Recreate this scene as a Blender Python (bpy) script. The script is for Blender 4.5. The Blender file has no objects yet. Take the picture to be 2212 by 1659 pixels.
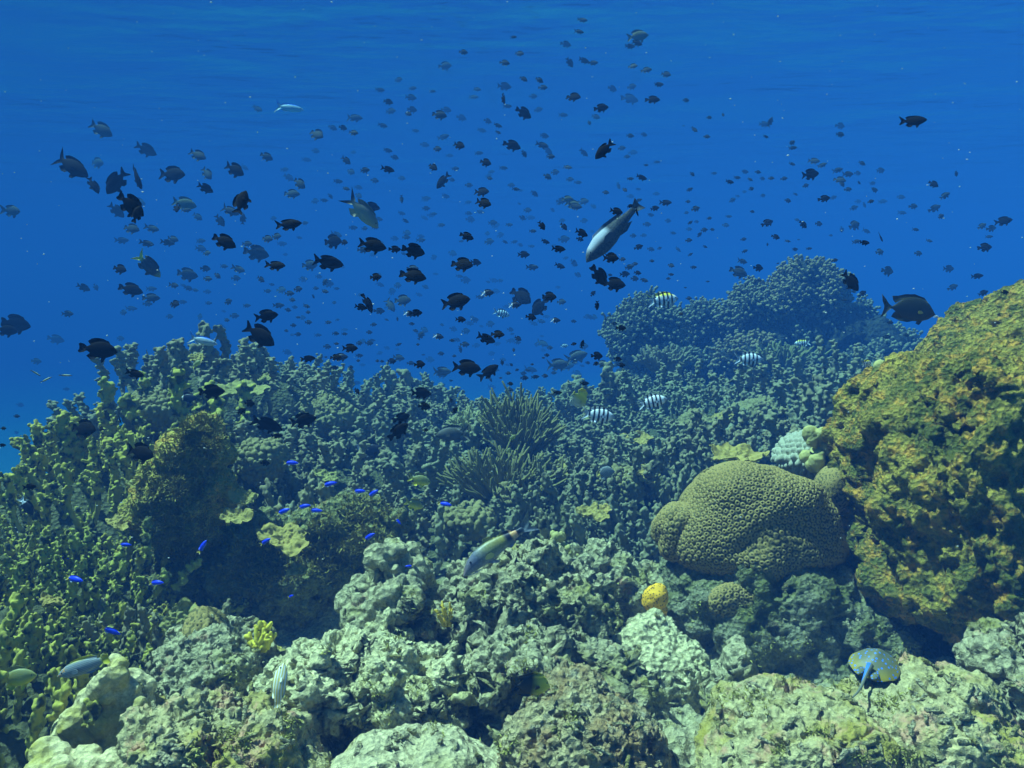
import bpy, bmesh, math, random
import numpy as np
from mathutils import Vector, Matrix
from mathutils.bvhtree import BVHTree
from mathutils.kdtree import KDTree
from mathutils.geometry import tessellate_polygon

random.seed(11)
rng = np.random.default_rng(11)
R = math.radians
scene = bpy.context.scene
col = scene.collection

# ------------------------------------------------------------------ camera
cam_data = bpy.data.cameras.new('camera')
cam = bpy.data.objects.new('camera', cam_data)
col.objects.link(cam)
PITCH = 6.0
CAM = np.array((0.0, 0.0, 1.0))
cam.location = CAM
cam.rotation_euler = (R(90 - PITCH), 0, 0)
cam_data.sensor_width = 36
cam_data.lens = 30
cam_data.clip_start = 0.05
cam_data.clip_end = 500
scene.camera = cam

# ------------------------------------------------------------------ daylight coming down through the water
SUN_EL, SUN_AZ = 64.0, -82.0          # azimuth from +y towards +x (the sun stands up on the left, a little beyond the reef)
world = bpy.data.worlds.new('World')
scene.world = world
world.use_nodes = True
wn = world.node_tree
bg = wn.nodes['Background']
sky = wn.nodes.new('ShaderNodeTexSky')
sky.sky_type = 'NISHITA'
sky.sun_disc = False
sky.sun_elevation = R(SUN_EL)
sky.sun_rotation = R(SUN_AZ)
wn.links.new(sky.outputs[0], bg.inputs[0])
bg.inputs[1].default_value = 0.05
sd = bpy.data.lights.new('sun', 'SUN')
sd.energy = 5.0
sd.angle = R(1.5)
sd.color = (1.0, 0.95, 0.86)
sun = bpy.data.objects.new('sun', sd)
col.objects.link(sun)
to_sun = Vector((math.sin(R(SUN_AZ)) * math.cos(R(SUN_EL)), math.cos(R(SUN_AZ)) * math.cos(R(SUN_EL)), math.sin(R(SUN_EL))))
sun.rotation_euler = to_sun.to_track_quat('Z', 'Y').to_euler()
sun.location = (0, 0, 30)
scene.view_settings.view_transform = 'Standard'
scene.view_settings.look = 'None'
scene.view_settings.gamma = 1
scene.view_settings.exposure = 1.25
cy = scene.cycles
cy.max_bounces = 6
cy.diffuse_bounces = 1
cy.glossy_bounces = 2
cy.transparent_max_bounces = 8
cy.volume_bounces = 0
cy.use_denoising = True
cy.use_adaptive_sampling = True
cy.adaptive_threshold = 0.02

# ------------------------------------------------------------------ picture point <-> place (u, v in a 2212 x 1659 picture, d metres ahead)
FPX = 2212 * 30 / 36
cp, sp_ = math.cos(R(PITCH)), math.sin(R(PITCH))
RT = np.array((1.0, 0, 0))
FW = np.array((0, cp, -sp_))
UP = np.array((0, sp_, cp))
def at(u, v, d):
    return CAM + d * (FW + RT * ((u - 1106) / FPX) + UP * ((829.5 - v) / FPX))

# ------------------------------------------------------------------ numpy noise
_p = np.random.default_rng(5).permutation(256)
_perm = np.concatenate([_p, _p, _p])
_g = np.random.default_rng(6).normal(size=(256, 3)); _g /= np.linalg.norm(_g, axis=1)[:, None]
def perlin(P):
    P = np.asarray(P, dtype=np.float64)
    i = np.floor(P).astype(np.int64); f = P - i
    i &= 255
    w = f * f * f * (f * (f * 6 - 15) + 10)
    out = 0
    for dx in (0, 1):
        a = _perm[i[:, 0] + dx]; wx = w[:, 0] if dx else 1 - w[:, 0]
        for dy in (0, 1):
            b = _perm[a + i[:, 1] + dy]; wy = w[:, 1] if dy else 1 - w[:, 1]
            for dz in (0, 1):
                g = _g[_perm[b + i[:, 2] + dz]]; wz = w[:, 2] if dz else 1 - w[:, 2]
                out = out + wx * wy * wz * (g[:, 0] * (f[:, 0] - dx) + g[:, 1] * (f[:, 1] - dy) + g[:, 2] * (f[:, 2] - dz))
    return out * 1.6
def fbm(P, octs=4, gain=0.5):
    s, a, t = 0, 1.0, np.asarray(P, dtype=np.float64)
    for k in range(octs):
        s = s + a * perlin(t + 17.3 * k); a *= gain; t = t * 2.03
    return s
_cell = np.random.default_rng(7).random((256, 3))
def worley(P):
    P = np.asarray(P, dtype=np.float64)
    i = np.floor(P).astype(np.int64); f = P - i
    best = np.full(len(P), 9.0)
    for dx in (-1, 0, 1):
        for dy in (-1, 0, 1):
            for dz in (-1, 0, 1):
                h = _perm[_perm[_perm[(i[:, 0] + dx) & 255] + ((i[:, 1] + dy) & 255)] + ((i[:, 2] + dz) & 255)]
                c = _cell[h]
                q = (c[:, 0] + dx - f[:, 0]) ** 2 + (c[:, 1] + dy - f[:, 1]) ** 2 + (c[:, 2] + dz - f[:, 2]) ** 2
                np.minimum(best, q, out=best)
    return np.sqrt(best)

# ------------------------------------------------------------------ mesh helpers
def mesh_np(name, V, F, smooth=True):
    V = np.ascontiguousarray(V, dtype=np.float32); F = np.ascontiguousarray(F, dtype=np.int32)
    me = bpy.data.meshes.new(name)
    n, k = F.shape
    me.vertices.add(len(V)); me.vertices.foreach_set('co', V.ravel())
    me.loops.add(n * k); me.loops.foreach_set('vertex_index', F.ravel())
    me.polygons.add(n); me.polygons.foreach_set('loop_start', np.arange(0, n * k, k, dtype=np.int32))
    me.polygons.foreach_set('use_smooth', np.full(n, smooth))
    me.update(calc_edges=True)
    return me
def link(name, me, mat=None, parent=None):
    o = bpy.data.objects.new(name, me)
    if mat is not None and me is not None:
        if not me.materials: me.materials.append(mat)
    col.objects.link(o)
    if parent is not None: o.parent = parent
    return o
def tag(o, label=None, cat=None, group=None, kind=None):
    if label: o['label'] = label
    if cat: o['category'] = cat
    if group: o['group'] = group
    if kind: o['kind'] = kind
    return o
def copy_tree(o, parent=None):
    c = o.copy(); col.objects.link(c)
    if parent is not None: c.parent = parent
    for ch in list(o.children): copy_tree(ch, c)
    return c
_ico = {}
def ico(n):
    if n not in _ico:
        bm = bmesh.new(); bmesh.ops.create_icosphere(bm, subdivisions=n, radius=1)
        bm.verts.ensure_lookup_table()
        V = np.array([v.co[:] for v in bm.verts]); F = np.array([[v.index for v in f.verts] for f in bm.faces])
        bm.free(); _ico[n] = (V, F)
    return _ico[n]
def normals(V, F):
    a, b, c = V[F[:, 0]], V[F[:, 1]], V[F[:, 2]]
    fn = np.cross(b - a, c - a); N = np.zeros_like(V)
    for k in range(F.shape[1]):
        for ax in range(3): N[:, ax] += np.bincount(F[:, k], fn[:, ax], len(V))
    return N / np.maximum(np.linalg.norm(N, axis=1), 1e-9)[:, None]
def displace(V, F, steps, seed=0.0):
    """steps: (kind, size in metres, height in metres)"""
    for kind, size, h in steps:
        N = normals(V, F); Q = V / size + seed
        if kind == 'fbm': d = h * fbm(Q, 4)
        elif kind == 'fine': d = h * fbm(Q, 3, 0.6)
        elif kind == 'billow': d = h * (np.abs(fbm(Q, 3)) * 1.6 - 0.5)
        elif kind == 'ridge': d = h * (0.5 - np.abs(perlin(Q)) * 2 + 0.4 * perlin(Q * 2.1))
        elif kind == 'lump': d = h * (0.75 - worley(Q) ** 2 * 1.4)
        elif kind == 'pit':
            w = worley(Q + 0.25 * fbm(Q * 1.7, 2)[:, None]); d = -h * np.clip(1 - (w / 0.42) ** 2, 0, 1)
        elif kind == 'crack':
            d = -h * np.clip(1 - np.abs(fbm(Q, 2)) / 0.07, 0, 1)
        V = V + N * d[:, None]
    return V
def dart(V, r, limit=99999):
    """evenly spread points picked from V, about r apart"""
    order = rng.permutation(len(V)); kd = KDTree(len(V))
    for i, p in enumerate(V): kd.insert(p, i)
    kd.balance()
    dead = np.zeros(len(V), bool); out = []
    for i in order:
        if dead[i]: continue
        out.append(i)
        if len(out) >= limit: break
        for _, j, _ in kd.find_range(V[i], r): dead[j] = True
    return V[out]
def relax(V, pts, rounds=3):
    for _ in range(rounds):
        kd = KDTree(len(pts))
        for i, p in enumerate(pts): kd.insert(p, i)
        kd.balance()
        w = np.array([kd.find(p)[1] for p in V]); cnt = np.maximum(np.bincount(w, minlength=len(pts)), 1)
        pts = np.stack([np.bincount(w, V[:, a], len(pts)) / cnt for a in range(3)], 1)
    return pts
def near(V, pts):
    kd = KDTree(len(pts))
    for i, p in enumerate(pts): kd.insert(p, i)
    kd.balance()
    return np.array([kd.find(p)[2] for p in V])
def outline_solid(pts, d, thick, sub=6, a=0.82, centre=None, soft=5):
    """a solid whose face towards +y has the outline pts; thick metres deep; returned in metres about its own centre"""
    P = np.array(pts, float)
    c = P.mean(0) if centre is None else np.array(centre, float)
    rel = (P - c) * d / FPX; rel[:, 1] *= -1
    th = np.arctan2(rel[:, 1], rel[:, 0]); rr = np.hypot(rel[:, 0], rel[:, 1])
    o = np.argsort(th); th, rr = th[o], rr[o]
    g = np.linspace(-math.pi, math.pi, 361)
    G = np.interp(g, np.concatenate([th - 2 * math.pi, th, th + 2 * math.pi]), np.tile(rr, 3))
    ker = np.hanning(2 * soft + 3)[1:-1]; ker /= ker.sum()
    G = np.convolve(np.concatenate([G[-soft - 1:-1], G, G[1:soft + 1]]), ker, 'valid')
    S, F = ico(sub)
    s = np.hypot(S[:, 0], S[:, 2]); t = np.arctan2(S[:, 2], S[:, 0])
    rad = np.interp(t, g, G) * s ** a
    V = RT * (rad * np.cos(t))[:, None] + UP * (rad * np.sin(t))[:, None] + FW * (thick * np.sign(S[:, 1]) * np.abs(S[:, 1]) ** a)[:, None]
    return V, F, at(c[0], c[1], d)
def blob_mesh(name, blobs, voxel, sub=2, smooth_it=2):
    """union of balls (x, y, z, r) as one closed skin"""
    S, F = ico(sub)
    B = np.array(blobs)
    V = (S[None] * B[:, None, 3:4] + B[:, None, :3]).reshape(-1, 3)
    FF = (F[None] + (np.arange(len(B)) * len(S))[:, None, None]).reshape(-1, 3)
    me = mesh_np(name, V, FF)
    o = bpy.data.objects.new('tmp', me); col.objects.link(o)
    m = o.modifiers.new('r', 'REMESH'); m.mode = 'VOXEL'; m.voxel_size = voxel; m.use_smooth_shade = True
    if smooth_it:
        s = o.modifiers.new('s', 'SMOOTH'); s.iterations = smooth_it; s.factor = 0.5
    dg = bpy.context.evaluated_depsgraph_get()
    res = bpy.data.meshes.new_from_object(o.evaluated_get(dg)); res.name = name
    bpy.data.objects.remove(o); bpy.data.meshes.remove(me)
    return res
def mesh_arrays(me):
    V = np.empty(len(me.vertices) * 3, np.float32); me.vertices.foreach_get('co', V)
    return V.reshape(-1, 3).astype(float)
def tri_arrays(me):
    me.calc_loop_triangles()
    F = np.empty(len(me.loop_triangles) * 3, np.int32); me.loop_triangles.foreach_get('vertices', F)
    return F.reshape(-1, 3)
def tubes(paths, seg=7):
    """paths: list of lists of (x, y, z, r) -> closed tapered tubes with round ends"""
    VV, FF, n0 = [], [], 0
    for path in paths:
        P = np.array(path)[:, :3]; rad = np.array(path)[:, 3]
        T = np.gradient(P, axis=0); T /= np.linalg.norm(T, axis=1)[:, None] + 1e-9
        P = np.vstack([P[0], P, P[-1] + T[-1] * rad[-1] * 0.6, P[-1] + T[-1] * rad[-1] * 0.85]); T = np.vstack([T[0], T, T[-1], T[-1]])
        rad = np.concatenate([[rad[0] * 0.1], rad, [rad[-1] * 0.7, rad[-1] * 0.1]])
        ref = np.array((0.31, 0.95, 0.1)); A = np.cross(T, ref); A /= np.linalg.norm(A, axis=1)[:, None] + 1e-9; B = np.cross(T, A)
        th = np.arange(seg) * 2 * math.pi / seg
        ring = P[:, None] + rad[:, None, None] * (A[:, None] * np.cos(th)[None, :, None] + B[:, None] * np.sin(th)[None, :, None])
        VV.append(ring.reshape(-1, 3)); m = len(P)
        for k in range(m - 1):
            for j in range(seg):
                a, b = n0 + k * seg + j, n0 + k * seg + (j + 1) % seg
                FF.append((a, b, b + seg, a + seg))
        n0 += m * seg
    return np.vstack(VV), np.array(FF)

# ------------------------------------------------------------------ materials
def new_mat(name, rough=0.8, spec=0.25):
    m = bpy.data.materials.new(name); m.use_nodes = True
    nt = m.node_tree; b = nt.nodes['Principled BSDF']
    b.inputs['Roughness'].default_value = rough; b.inputs['Specular IOR Level'].default_value = spec
    return m, nt, b
def N(nt, t, **kw):
    n = nt.nodes.new(t)
    for k, v in kw.items():
        if hasattr(n, k): setattr(n, k, v)
    return n
def ramp(nt, stops, src, interp='LINEAR'):
    r = nt.nodes.new('ShaderNodeValToRGB'); r.color_ramp.interpolation = interp
    e = r.color_ramp.elements
    while len(e) < len(stops): e.new(0.5)
    for k, (p, c) in enumerate(stops):
        e[k].position = p; e[k].color = (*c, 1) if len(c) == 3 else c
    nt.links.new(src, r.inputs[0])
    return r
def coords(nt, scale=1.0, kind='Object'):
    tc = nt.nodes.new('ShaderNodeTexCoord'); mp = nt.nodes.new('ShaderNodeMapping')
    nt.links.new(tc.outputs[kind], mp.inputs[0])
    mp.inputs['Scale'].default_value = (scale,) * 3 if not isinstance(scale, tuple) else scale
    return mp.outputs[0]
def noise(nt, vec, scale, detail=4, rough=0.6):
    n = nt.nodes.new('ShaderNodeTexNoise'); nt.links.new(vec, n.inputs['Vector'])
    n.inputs['Scale'].default_value = scale; n.inputs['Detail'].default_value = detail; n.inputs['Roughness'].default_value = rough
    return n.outputs['Fac']
def mixc(nt, fac, a, b, mode='MIX'):
    m = nt.nodes.new('ShaderNodeMix'); m.data_type = 'RGBA'; m.blend_type = mode
    for sock, x in ((m.inputs[0], fac), (m.inputs[6], a), (m.inputs[7], b)):
        if isinstance(x, bpy.types.NodeSocket): nt.links.new(x, sock)
        elif isinstance(x, tuple): sock.default_value = (*x, 1)
        else: sock.default_value = x
    return m.outputs[2]
def bump(nt, b, height, strength=0.5, dist=0.01):
    n = nt.nodes.new('ShaderNodeBump'); n.inputs['Strength'].default_value = strength; n.inputs['Distance'].default_value = dist
    nt.links.new(height, n.inputs['Height']); nt.links.new(n.outputs[0], b.inputs['Normal'])
def rock_mat(name, base, algae, accent, scale=1.0, algae_at=0.5, accent_at=0.62, bstr=0.7, bdist=0.012):
    m, nt, b = new_mat(name, 0.9, 0.15)
    v = coords(nt)
    n1 = noise(nt, v, 7 * scale, 6, 0.65); n2 = noise(nt, v, 19 * scale, 6, 0.7); n3 = noise(nt, v, 70 * scale, 5, 0.7)
    n4 = noise(nt, v, 190 * scale, 4, 0.75)
    pale = mixc(nt, ramp(nt, [(0.36, (0, 0, 0)), (0.60, (1, 1, 1))], mixc(nt, 0.5, n3, n4)).outputs[0], tuple(0.42 * x for x in base), tuple(min(1, 1.25 * x) for x in base))
    f1 = ramp(nt, [(algae_at - 0.07, (0, 0, 0)), (algae_at + 0.09, (1, 1, 1))], n1).outputs[0]
    c = mixc(nt, f1, pale, mixc(nt, n3, tuple(0.6 * x for x in algae), tuple(1.35 * x for x in algae)))
    f2 = ramp(nt, [(accent_at - 0.05, (0, 0, 0)), (accent_at + 0.06, (1, 1, 1))], n2).outputs[0]
    c = mixc(nt, f2, c, accent)
    nt.links.new(c, b.inputs['Base Color'])
    vo = nt.nodes.new('ShaderNodeTexVoronoi'); nt.links.new(v, vo.inputs['Vector']); vo.inputs['Scale'].default_value = 75 * scale
    ad = nt.nodes.new('ShaderNodeMath'); ad.operation = 'ADD'
    nt.links.new(mixc(nt, 0.45, n3, n4), ad.inputs[0]); nt.links.new(vo.outputs['Distance'], ad.inputs[1])
    bump(nt, b, ad.outputs[0], min(1, bstr * 1.3), bdist * 1.6)
    return m
def coral_mat(name, low, high, tint=None, scale=60, bstr=0.5, vary=True):
    """mottled coral skin; each colony a slightly different tint"""
    m, nt, b = new_mat(name, 0.85, 0.15)
    v = coords(nt); n1 = noise(nt, v, 9, 4); n2 = noise(nt, v, scale, 4, 0.7)
    c = mixc(nt, n1, low, high)
    c = mixc(nt, 0.35, c, mixc(nt, n2, (0.35, 0.35, 0.35), (1, 1, 1)), 'OVERLAY')
    if vary:
        oi = nt.nodes.new('ShaderNodeObjectInfo')
        c = mixc(nt, oi.outputs['Random'], c, mixc(nt, 1.0, c, tint or (1.25, 1.0, 0.8), 'MULTIPLY'))
    nt.links.new(c, b.inputs['Base Color'])
    bump(nt, b, n2, bstr, 0.004)
    return m
def plain(name, c, rough=0.6, spec=0.3, var=0.25, scale=30):
    m, nt, b = new_mat(name, rough, spec)
    n = noise(nt, coords(nt), scale, 3)
    nt.links.new(mixc(nt, n, tuple(x * (1 - var) for x in c), tuple(x * (1 + var) for x in c)), b.inputs['Base Color'])
    return m

# ================================================================== THE SETTING
# ---- sea floor to the horizon, water surface, the water itself
SURF_Z = 4.4
m_sand = rock_mat('sand', (0.42, 0.40, 0.30), (0.30, 0.30, 0.2), (0.25, 0.22, 0.15), 0.6, 0.55, 0.66)
g = np.linspace(-60, 60, 121)
X, Y = np.meshgrid(g, g, indexing='ij')
Z = -2.6 - 0.02 * np.hypot(X, Y) + 0.3 * perlin(np.stack([X.ravel() / 7, Y.ravel() / 7, 0 * X.ravel()], 1)).reshape(X.shape)
idx = np.arange(121 * 121).reshape(121, 121)
quad = np.stack([idx[:-1, :-1], idx[1:, :-1], idx[1:, 1:], idx[:-1, 1:]], -1).reshape(-1, 4)
tag(link('sea_floor', mesh_np('sea_floor', np.stack([X, Y, Z], -1).reshape(-1, 3), quad), m_sand), kind='structure')

m_surf = bpy.data.materials.new('rippled_water_underside'); m_surf.use_nodes = True
nt = m_surf.node_tree
nt.nodes.remove(nt.nodes['Principled BSDF'])
out = nt.nodes['Material Output']
v = coords(nt, (0.55, 0.95, 1.0))
wa = noise(nt, v, 1.0, 3, 0.5)
patch = ramp(nt, [(0.42, (0.15, 0.15, 0.15)), (0.62, (1, 1, 1))], noise(nt, coords(nt, 0.16), 1.0, 2)).outputs[0]
mu = nt.nodes.new('ShaderNodeMath'); mu.operation = 'MULTIPLY'; nt.links.new(wa, mu.inputs[0]); nt.links.new(patch, mu.inputs[1])
bp = nt.nodes.new('ShaderNodeBump'); bp.inputs['Strength'].default_value = 1.0; bp.inputs['Distance'].default_value = 0.21
nt.links.new(mu.outputs[0], bp.inputs['Height'])
fr = nt.nodes.new('ShaderNodeFresnel'); fr.inputs['IOR'].default_value = 1.33; nt.links.new(bp.outputs[0], fr.inputs['Normal'])
gl = nt.nodes.new('ShaderNodeBsdfGlossy'); gl.inputs['Roughness'].default_value = 0.12; nt.links.new(bp.outputs[0], gl.inputs['Normal'])
tr = nt.nodes.new('ShaderNodeBsdfTransparent')
mx = nt.nodes.new('ShaderNodeMixShader')
nt.links.new(fr.outputs[0], mx.inputs[0]); nt.links.new(tr.outputs[0], mx.inputs[1]); nt.links.new(gl.outputs[0], mx.inputs[2])
nt.links.new(mx.outputs[0], out.inputs['Surface'])
g = np.linspace(-61, 61, 245)
X, Y = np.meshgrid(g, g, indexing='ij')
Q = np.stack([X.ravel() * 0.35, Y.ravel() * 0.6, 0 * X.ravel()], 1)
Z = SURF_Z + 0.06 * perlin(Q).reshape(X.shape)
idx = np.arange(245 * 245).reshape(245, 245)
quad = np.stack([idx[:-1, :-1], idx[1:, :-1], idx[1:, 1:], idx[:-1, 1:]], -1).reshape(-1, 4)
tag(link('water_surface', mesh_np('water_surface', np.stack([X, Y, Z], -1).reshape(-1, 3), quad), m_surf), kind='structure')

m_haze = bpy.data.materials.new('blue_water'); m_haze.use_nodes = True
nt = m_haze.node_tree
nt.nodes.remove(nt.nodes['Principled BSDF'])
pv = nt.nodes.new('ShaderNodeVolumePrincipled')
pv.inputs['Color'].default_value = (0.016, 0.061, 0.22, 1)
pv.inputs['Absorption Color'].default_value = (0.11, 0.569, 0.894, 1)
pv.inputs['Density'].default_value = 0.28
pv.inputs['Anisotropy'].default_value = -0.2
nt.links.new(pv.outputs[0], nt.nodes['Material Output'].inputs['Volume'])
bm = bmesh.new(); bmesh.ops.create_cube(bm, size=1)
zb, zt = -5.6, SURF_Z + 0.4
for q in bm.verts: q.co = (q.co.x * 130, q.co.y * 130, zt if q.co.z > 0 else zb)
me = bpy.data.meshes.new('haze'); bm.to_mesh(me); bm.free()
tag(link('haze', me, m_haze), 'clear blue sea water that fades distant things to blue', 'water', kind='stuff')

# ---- reef terrain: a surface through known points (picture u, v and distance ahead)
CTRL = [
 (-300,1230,2.3),(0,1125,2.6),(150,1025,2.8),(250,950,3.0),(340,853,3.4),(430,813,3.7),(560,838,3.9),(650,886,4.3),(740,898,4.5),(870,898,4.8),(1000,930,5.0),(1100,938,5.0),
 (1200,910,4.8),(1300,886,4.6),(1400,883,4.5),(1500,888,4.4),(1700,888,4.3),(1900,880,4.2),(2100,870,4.2),(2400,868,4.2),
 (-200,1270,2.1),(0,1225,2.25),(200,1109,2.5),(400,994,2.95),(600,1004,3.3),(800,1009,3.6),(1000,1019,3.8),(1200,1014,3.7),(1400,1009,3.5),(1600,1004,3.3),(1800,994,3.3),(2100,984,3.2),
 (-100,1346,1.75),(0,1316,1.8),(200,1246,2.0),(400,1156,2.4),(600,1136,2.65),(800,1126,2.85),(1000,1111,2.95),(1200,1106,2.95),(1400,1096,2.85),(1600,1096,2.75),(1900,1096,2.7),
 (420,1300,2.25),(520,1240,2.5),(620,1240,2.5),(720,1240,2.5),(900,1225,2.5),(1000,1205,2.5),(1200,1190,2.5),(1350,1180,2.5),
 (450,1430,2.0),(560,1420,2.1),(680,1410,2.1),(800,1400,2.1),(950,1330,2.1),(1400,1330,2.15),(1600,1400,2.3),(1850,1450,2.1),(2100,1450,1.9),
 (-50,1520,1.45),(100,1450,1.55),(250,1430,1.65),(350,1480,1.7),(450,1540,1.65),(600,1500,1.6),(750,1440,1.7),(900,1450,1.65),(1200,1430,1.65),(1400,1400,1.8),(1500,1420,1.75),(1700,1490,1.7),(1900,1510,1.62),(2100,1490,1.55),(2300,1500,1.5),
 (-50,1700,1.2),(200,1680,1.22),(400,1660,1.25),(650,1640,1.28),(900,1620,1.28),(1200,1640,1.25),(1500,1640,1.22),(1800,1640,1.2),(2100,1640,1.18),(2300,1640,1.15),
 (0,1900,1.0),(600,1900,1.0),(1200,1900,1.0),(1800,1900,1.0),(2300,1900,0.95),
]
cpts = np.array([at(*c) for c in CTRL])
extra = []
for k in range(26):                     # the reef drops away behind its crest and at its ends
    u = -500 + k * 130
    if u < 180:
        extra += [at(u, 900, q) * (1, 1, 0) + (0, 0, z_) for q, z_ in ((3.3, 0.0), (3.9, -0.9), (4.6, -1.6), (6.2, -2.6), (9.5, -3.2))]; continue
    extra += [at(u, 900, 6.2) * (1, 1, 0) + (0, 0, 0.02), at(u, 900, 7.5) * (1, 1, 0) + (0, 0, -0.7), at(u, 900, 9.5) * (1, 1, 0) + (0, 0, -3.2)]
for y in (1.0, 2.0, 3.0, 4.0): extra += [(-3.6 - 0.3 * y, y, -2.9), (-2.4 - 0.5 * y, y, -0.6), (3.4 + 0.4 * y, y, 0.3)]
for x in (-3, -1.5, 0, 1.5, 3): extra += [(x, 0.3, 0.15), (x, -0.5, 0.1)]
cpts = np.vstack([cpts, np.array(extra)])
def base_z(xy):
    xy = np.asarray(xy, float); out = np.empty(len(xy))
    for i in range(0, len(xy), 20000):
        q = xy[i:i + 20000]
        d2 = ((q[:, None] - cpts[None, :, :2]) ** 2).sum(-1)
        w = 1 / (d2 + 0.006) ** 2.0
        out[i:i + 20000] = (w * cpts[None, :, 2]).sum(1) / w.sum(1)
    return out
us = np.linspace(-0.95, 0.95, 560); ds = np.exp(np.linspace(math.log(0.62), math.log(11.0), 620))
D, U = np.meshgrid(ds, us, indexing='ij')
XY = np.stack([(U * D).ravel(), D.ravel()], 1)
Zb = base_z(XY)
P3 = np.stack([XY[:, 0], XY[:, 1], Zb], 1)
tfm = np.clip((2.5 - XY[:, 1]) / 0.3, 0, 1)
rub = np.clip((2.3 - XY[:, 1]) / 0.3, 0.25, 1)          # broken rubble near by, smoother under the coral
Zr = (1 - tfm) * 0.14 * fbm(P3 / 0.6 + 4.4, 2) + rub * (0.045 * fbm(P3 / 0.22, 4) + 0.035 * (0.75 - worley(P3 / 0.09) ** 2 * 1.4) + 0.012 * fbm(P3 / 0.035, 3, 0.6) - 0.04 * np.clip(1 - (worley(P3 / 0.14 + 5) / 0.4) ** 2, 0, 1))
P3[:, 2] += Zr - 0.035 * tfm
n0, n1 = D.shape
idx = np.arange(n0 * n1).reshape(n0, n1)
quad = np.stack([idx[:-1, :-1], idx[:-1, 1:], idx[1:, 1:], idx[1:, :-1]], -1).reshape(-1, 4)
m_rubble = rock_mat('dead_coral_rubble_turf_and_shade', (0.58, 0.53, 0.28), (0.38, 0.35, 0.09), (0.40, 0.28, 0.12), 1.0, 0.60, 0.68)
nt = m_rubble.node_tree; b = nt.nodes['Principled BSDF']
src = b.inputs['Base Color'].links[0].from_socket
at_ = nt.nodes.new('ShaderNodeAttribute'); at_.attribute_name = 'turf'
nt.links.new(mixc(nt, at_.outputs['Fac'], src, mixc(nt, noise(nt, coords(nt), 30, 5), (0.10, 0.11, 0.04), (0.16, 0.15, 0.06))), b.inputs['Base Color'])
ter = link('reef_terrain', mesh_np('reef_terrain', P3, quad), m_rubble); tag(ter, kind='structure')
# turf, darkened to paint shade into the gaps, covers the rock wherever living coral grows (the slope and the near end of it), bare rubble elsewhere
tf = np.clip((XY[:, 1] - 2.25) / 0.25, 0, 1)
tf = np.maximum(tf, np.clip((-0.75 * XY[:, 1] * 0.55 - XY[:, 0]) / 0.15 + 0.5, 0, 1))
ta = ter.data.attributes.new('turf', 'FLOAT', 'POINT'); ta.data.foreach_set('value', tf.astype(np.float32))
tri = P3[::1]
lo = np.stack([idx[:-2:2, :-2:2], idx[:-2:2, 2::2], idx[2::2, 2::2], idx[2::2, :-2:2]], -1)
lo = lo.reshape(-1, 4)
bvh = BVHTree.FromPolygons([tuple(p) for p in P3], [tuple(int(i) for i in f) for f in lo])
def hit(u, v, far=30.0):
    """the reef point seen at picture place u, v: (point, normal, metres ahead), else None"""
    dvec = at(u, v, 1.0) - CAM
    loc, nor, _, _ = bvh.ray_cast(Vector(CAM), Vector(dvec).normalized(), far)
    if loc is None: return None
    return np.array(loc), np.array(nor), float((np.array(loc) - CAM) @ FW)
def ground_z(x, y):
    loc, nor, _, _ = bvh.ray_cast(Vector((x, y, 8)), Vector((0, 0, -1)))
    return (loc.z if loc is not None else -2.6)

# ================================================================== ROCKS
m_rock = rock_mat('pale_pitted_limestone', (0.57, 0.52, 0.28), (0.37, 0.34, 0.08), (0.56, 0.34, 0.20), 1.0, 0.58, 0.64)
m_slab = rock_mat('beige_crusted_slab', (0.54, 0.47, 0.22), (0.40, 0.33, 0.06), (0.58, 0.34, 0.19), 0.9, 0.54, 0.58, 0.6, 0.010)
m_bright = rock_mat('bright_sandy_rubble', (0.80, 0.73, 0.38), (0.62, 0.55, 0.20), (0.5, 0.42, 0.18), 1.1, 0.62, 0.70, 0.7, 0.010)
m_boulder = rock_mat('algae_covered_boulder', (0.66, 0.50, 0.08), (0.17, 0.18, 0.03), (0.78, 0.42, 0.06), 1.3, 0.47, 0.56, 1.0, 0.016)
m_brownrock = rock_mat('brown_turf_rock', (0.66, 0.56, 0.28), (0.52, 0.34, 0.14), (0.70, 0.64, 0.40), 1.3, 0.5, 0.6, 0.9, 0.012)
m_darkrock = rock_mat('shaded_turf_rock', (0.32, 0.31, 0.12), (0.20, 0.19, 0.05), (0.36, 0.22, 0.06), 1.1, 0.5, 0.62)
def rock(name, label, cat, pts, d, thick, steps, m, sub=6, a=0.82, pits=(), seed=0.0, group=None, centre=None, soft=5):
    V, F, c = outline_solid(pts, d, thick, sub, a, centre, soft)
    for (u, v_, r, depth) in pits:                     # holes one can look into
        q = at(u, v_, d) - c
        e = np.hypot((V - q) @ RT, (V - q) @ UP)
        front = (V @ FW) < 0.3 * thick
        V = V + FW * (depth * np.clip(1 - (e / r) ** 2, 0, 1) ** 0.7 * front)[:, None]
    V = displace(V, F, steps, seed)
    o = link(name, mesh_np(name, V, F), m)
    o.location = c
    tag(o, label, cat, group)
    return o
RUB = [('billow', 0.16, 0.035), ('lump', 0.07, 0.022), ('pit', 0.08, 0.035), ('pit', 0.036, 0.016), ('fbm', 0.03, 0.008), ('pit', 0.018, 0.006), ('fine', 0.012, 0.004)]
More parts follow.
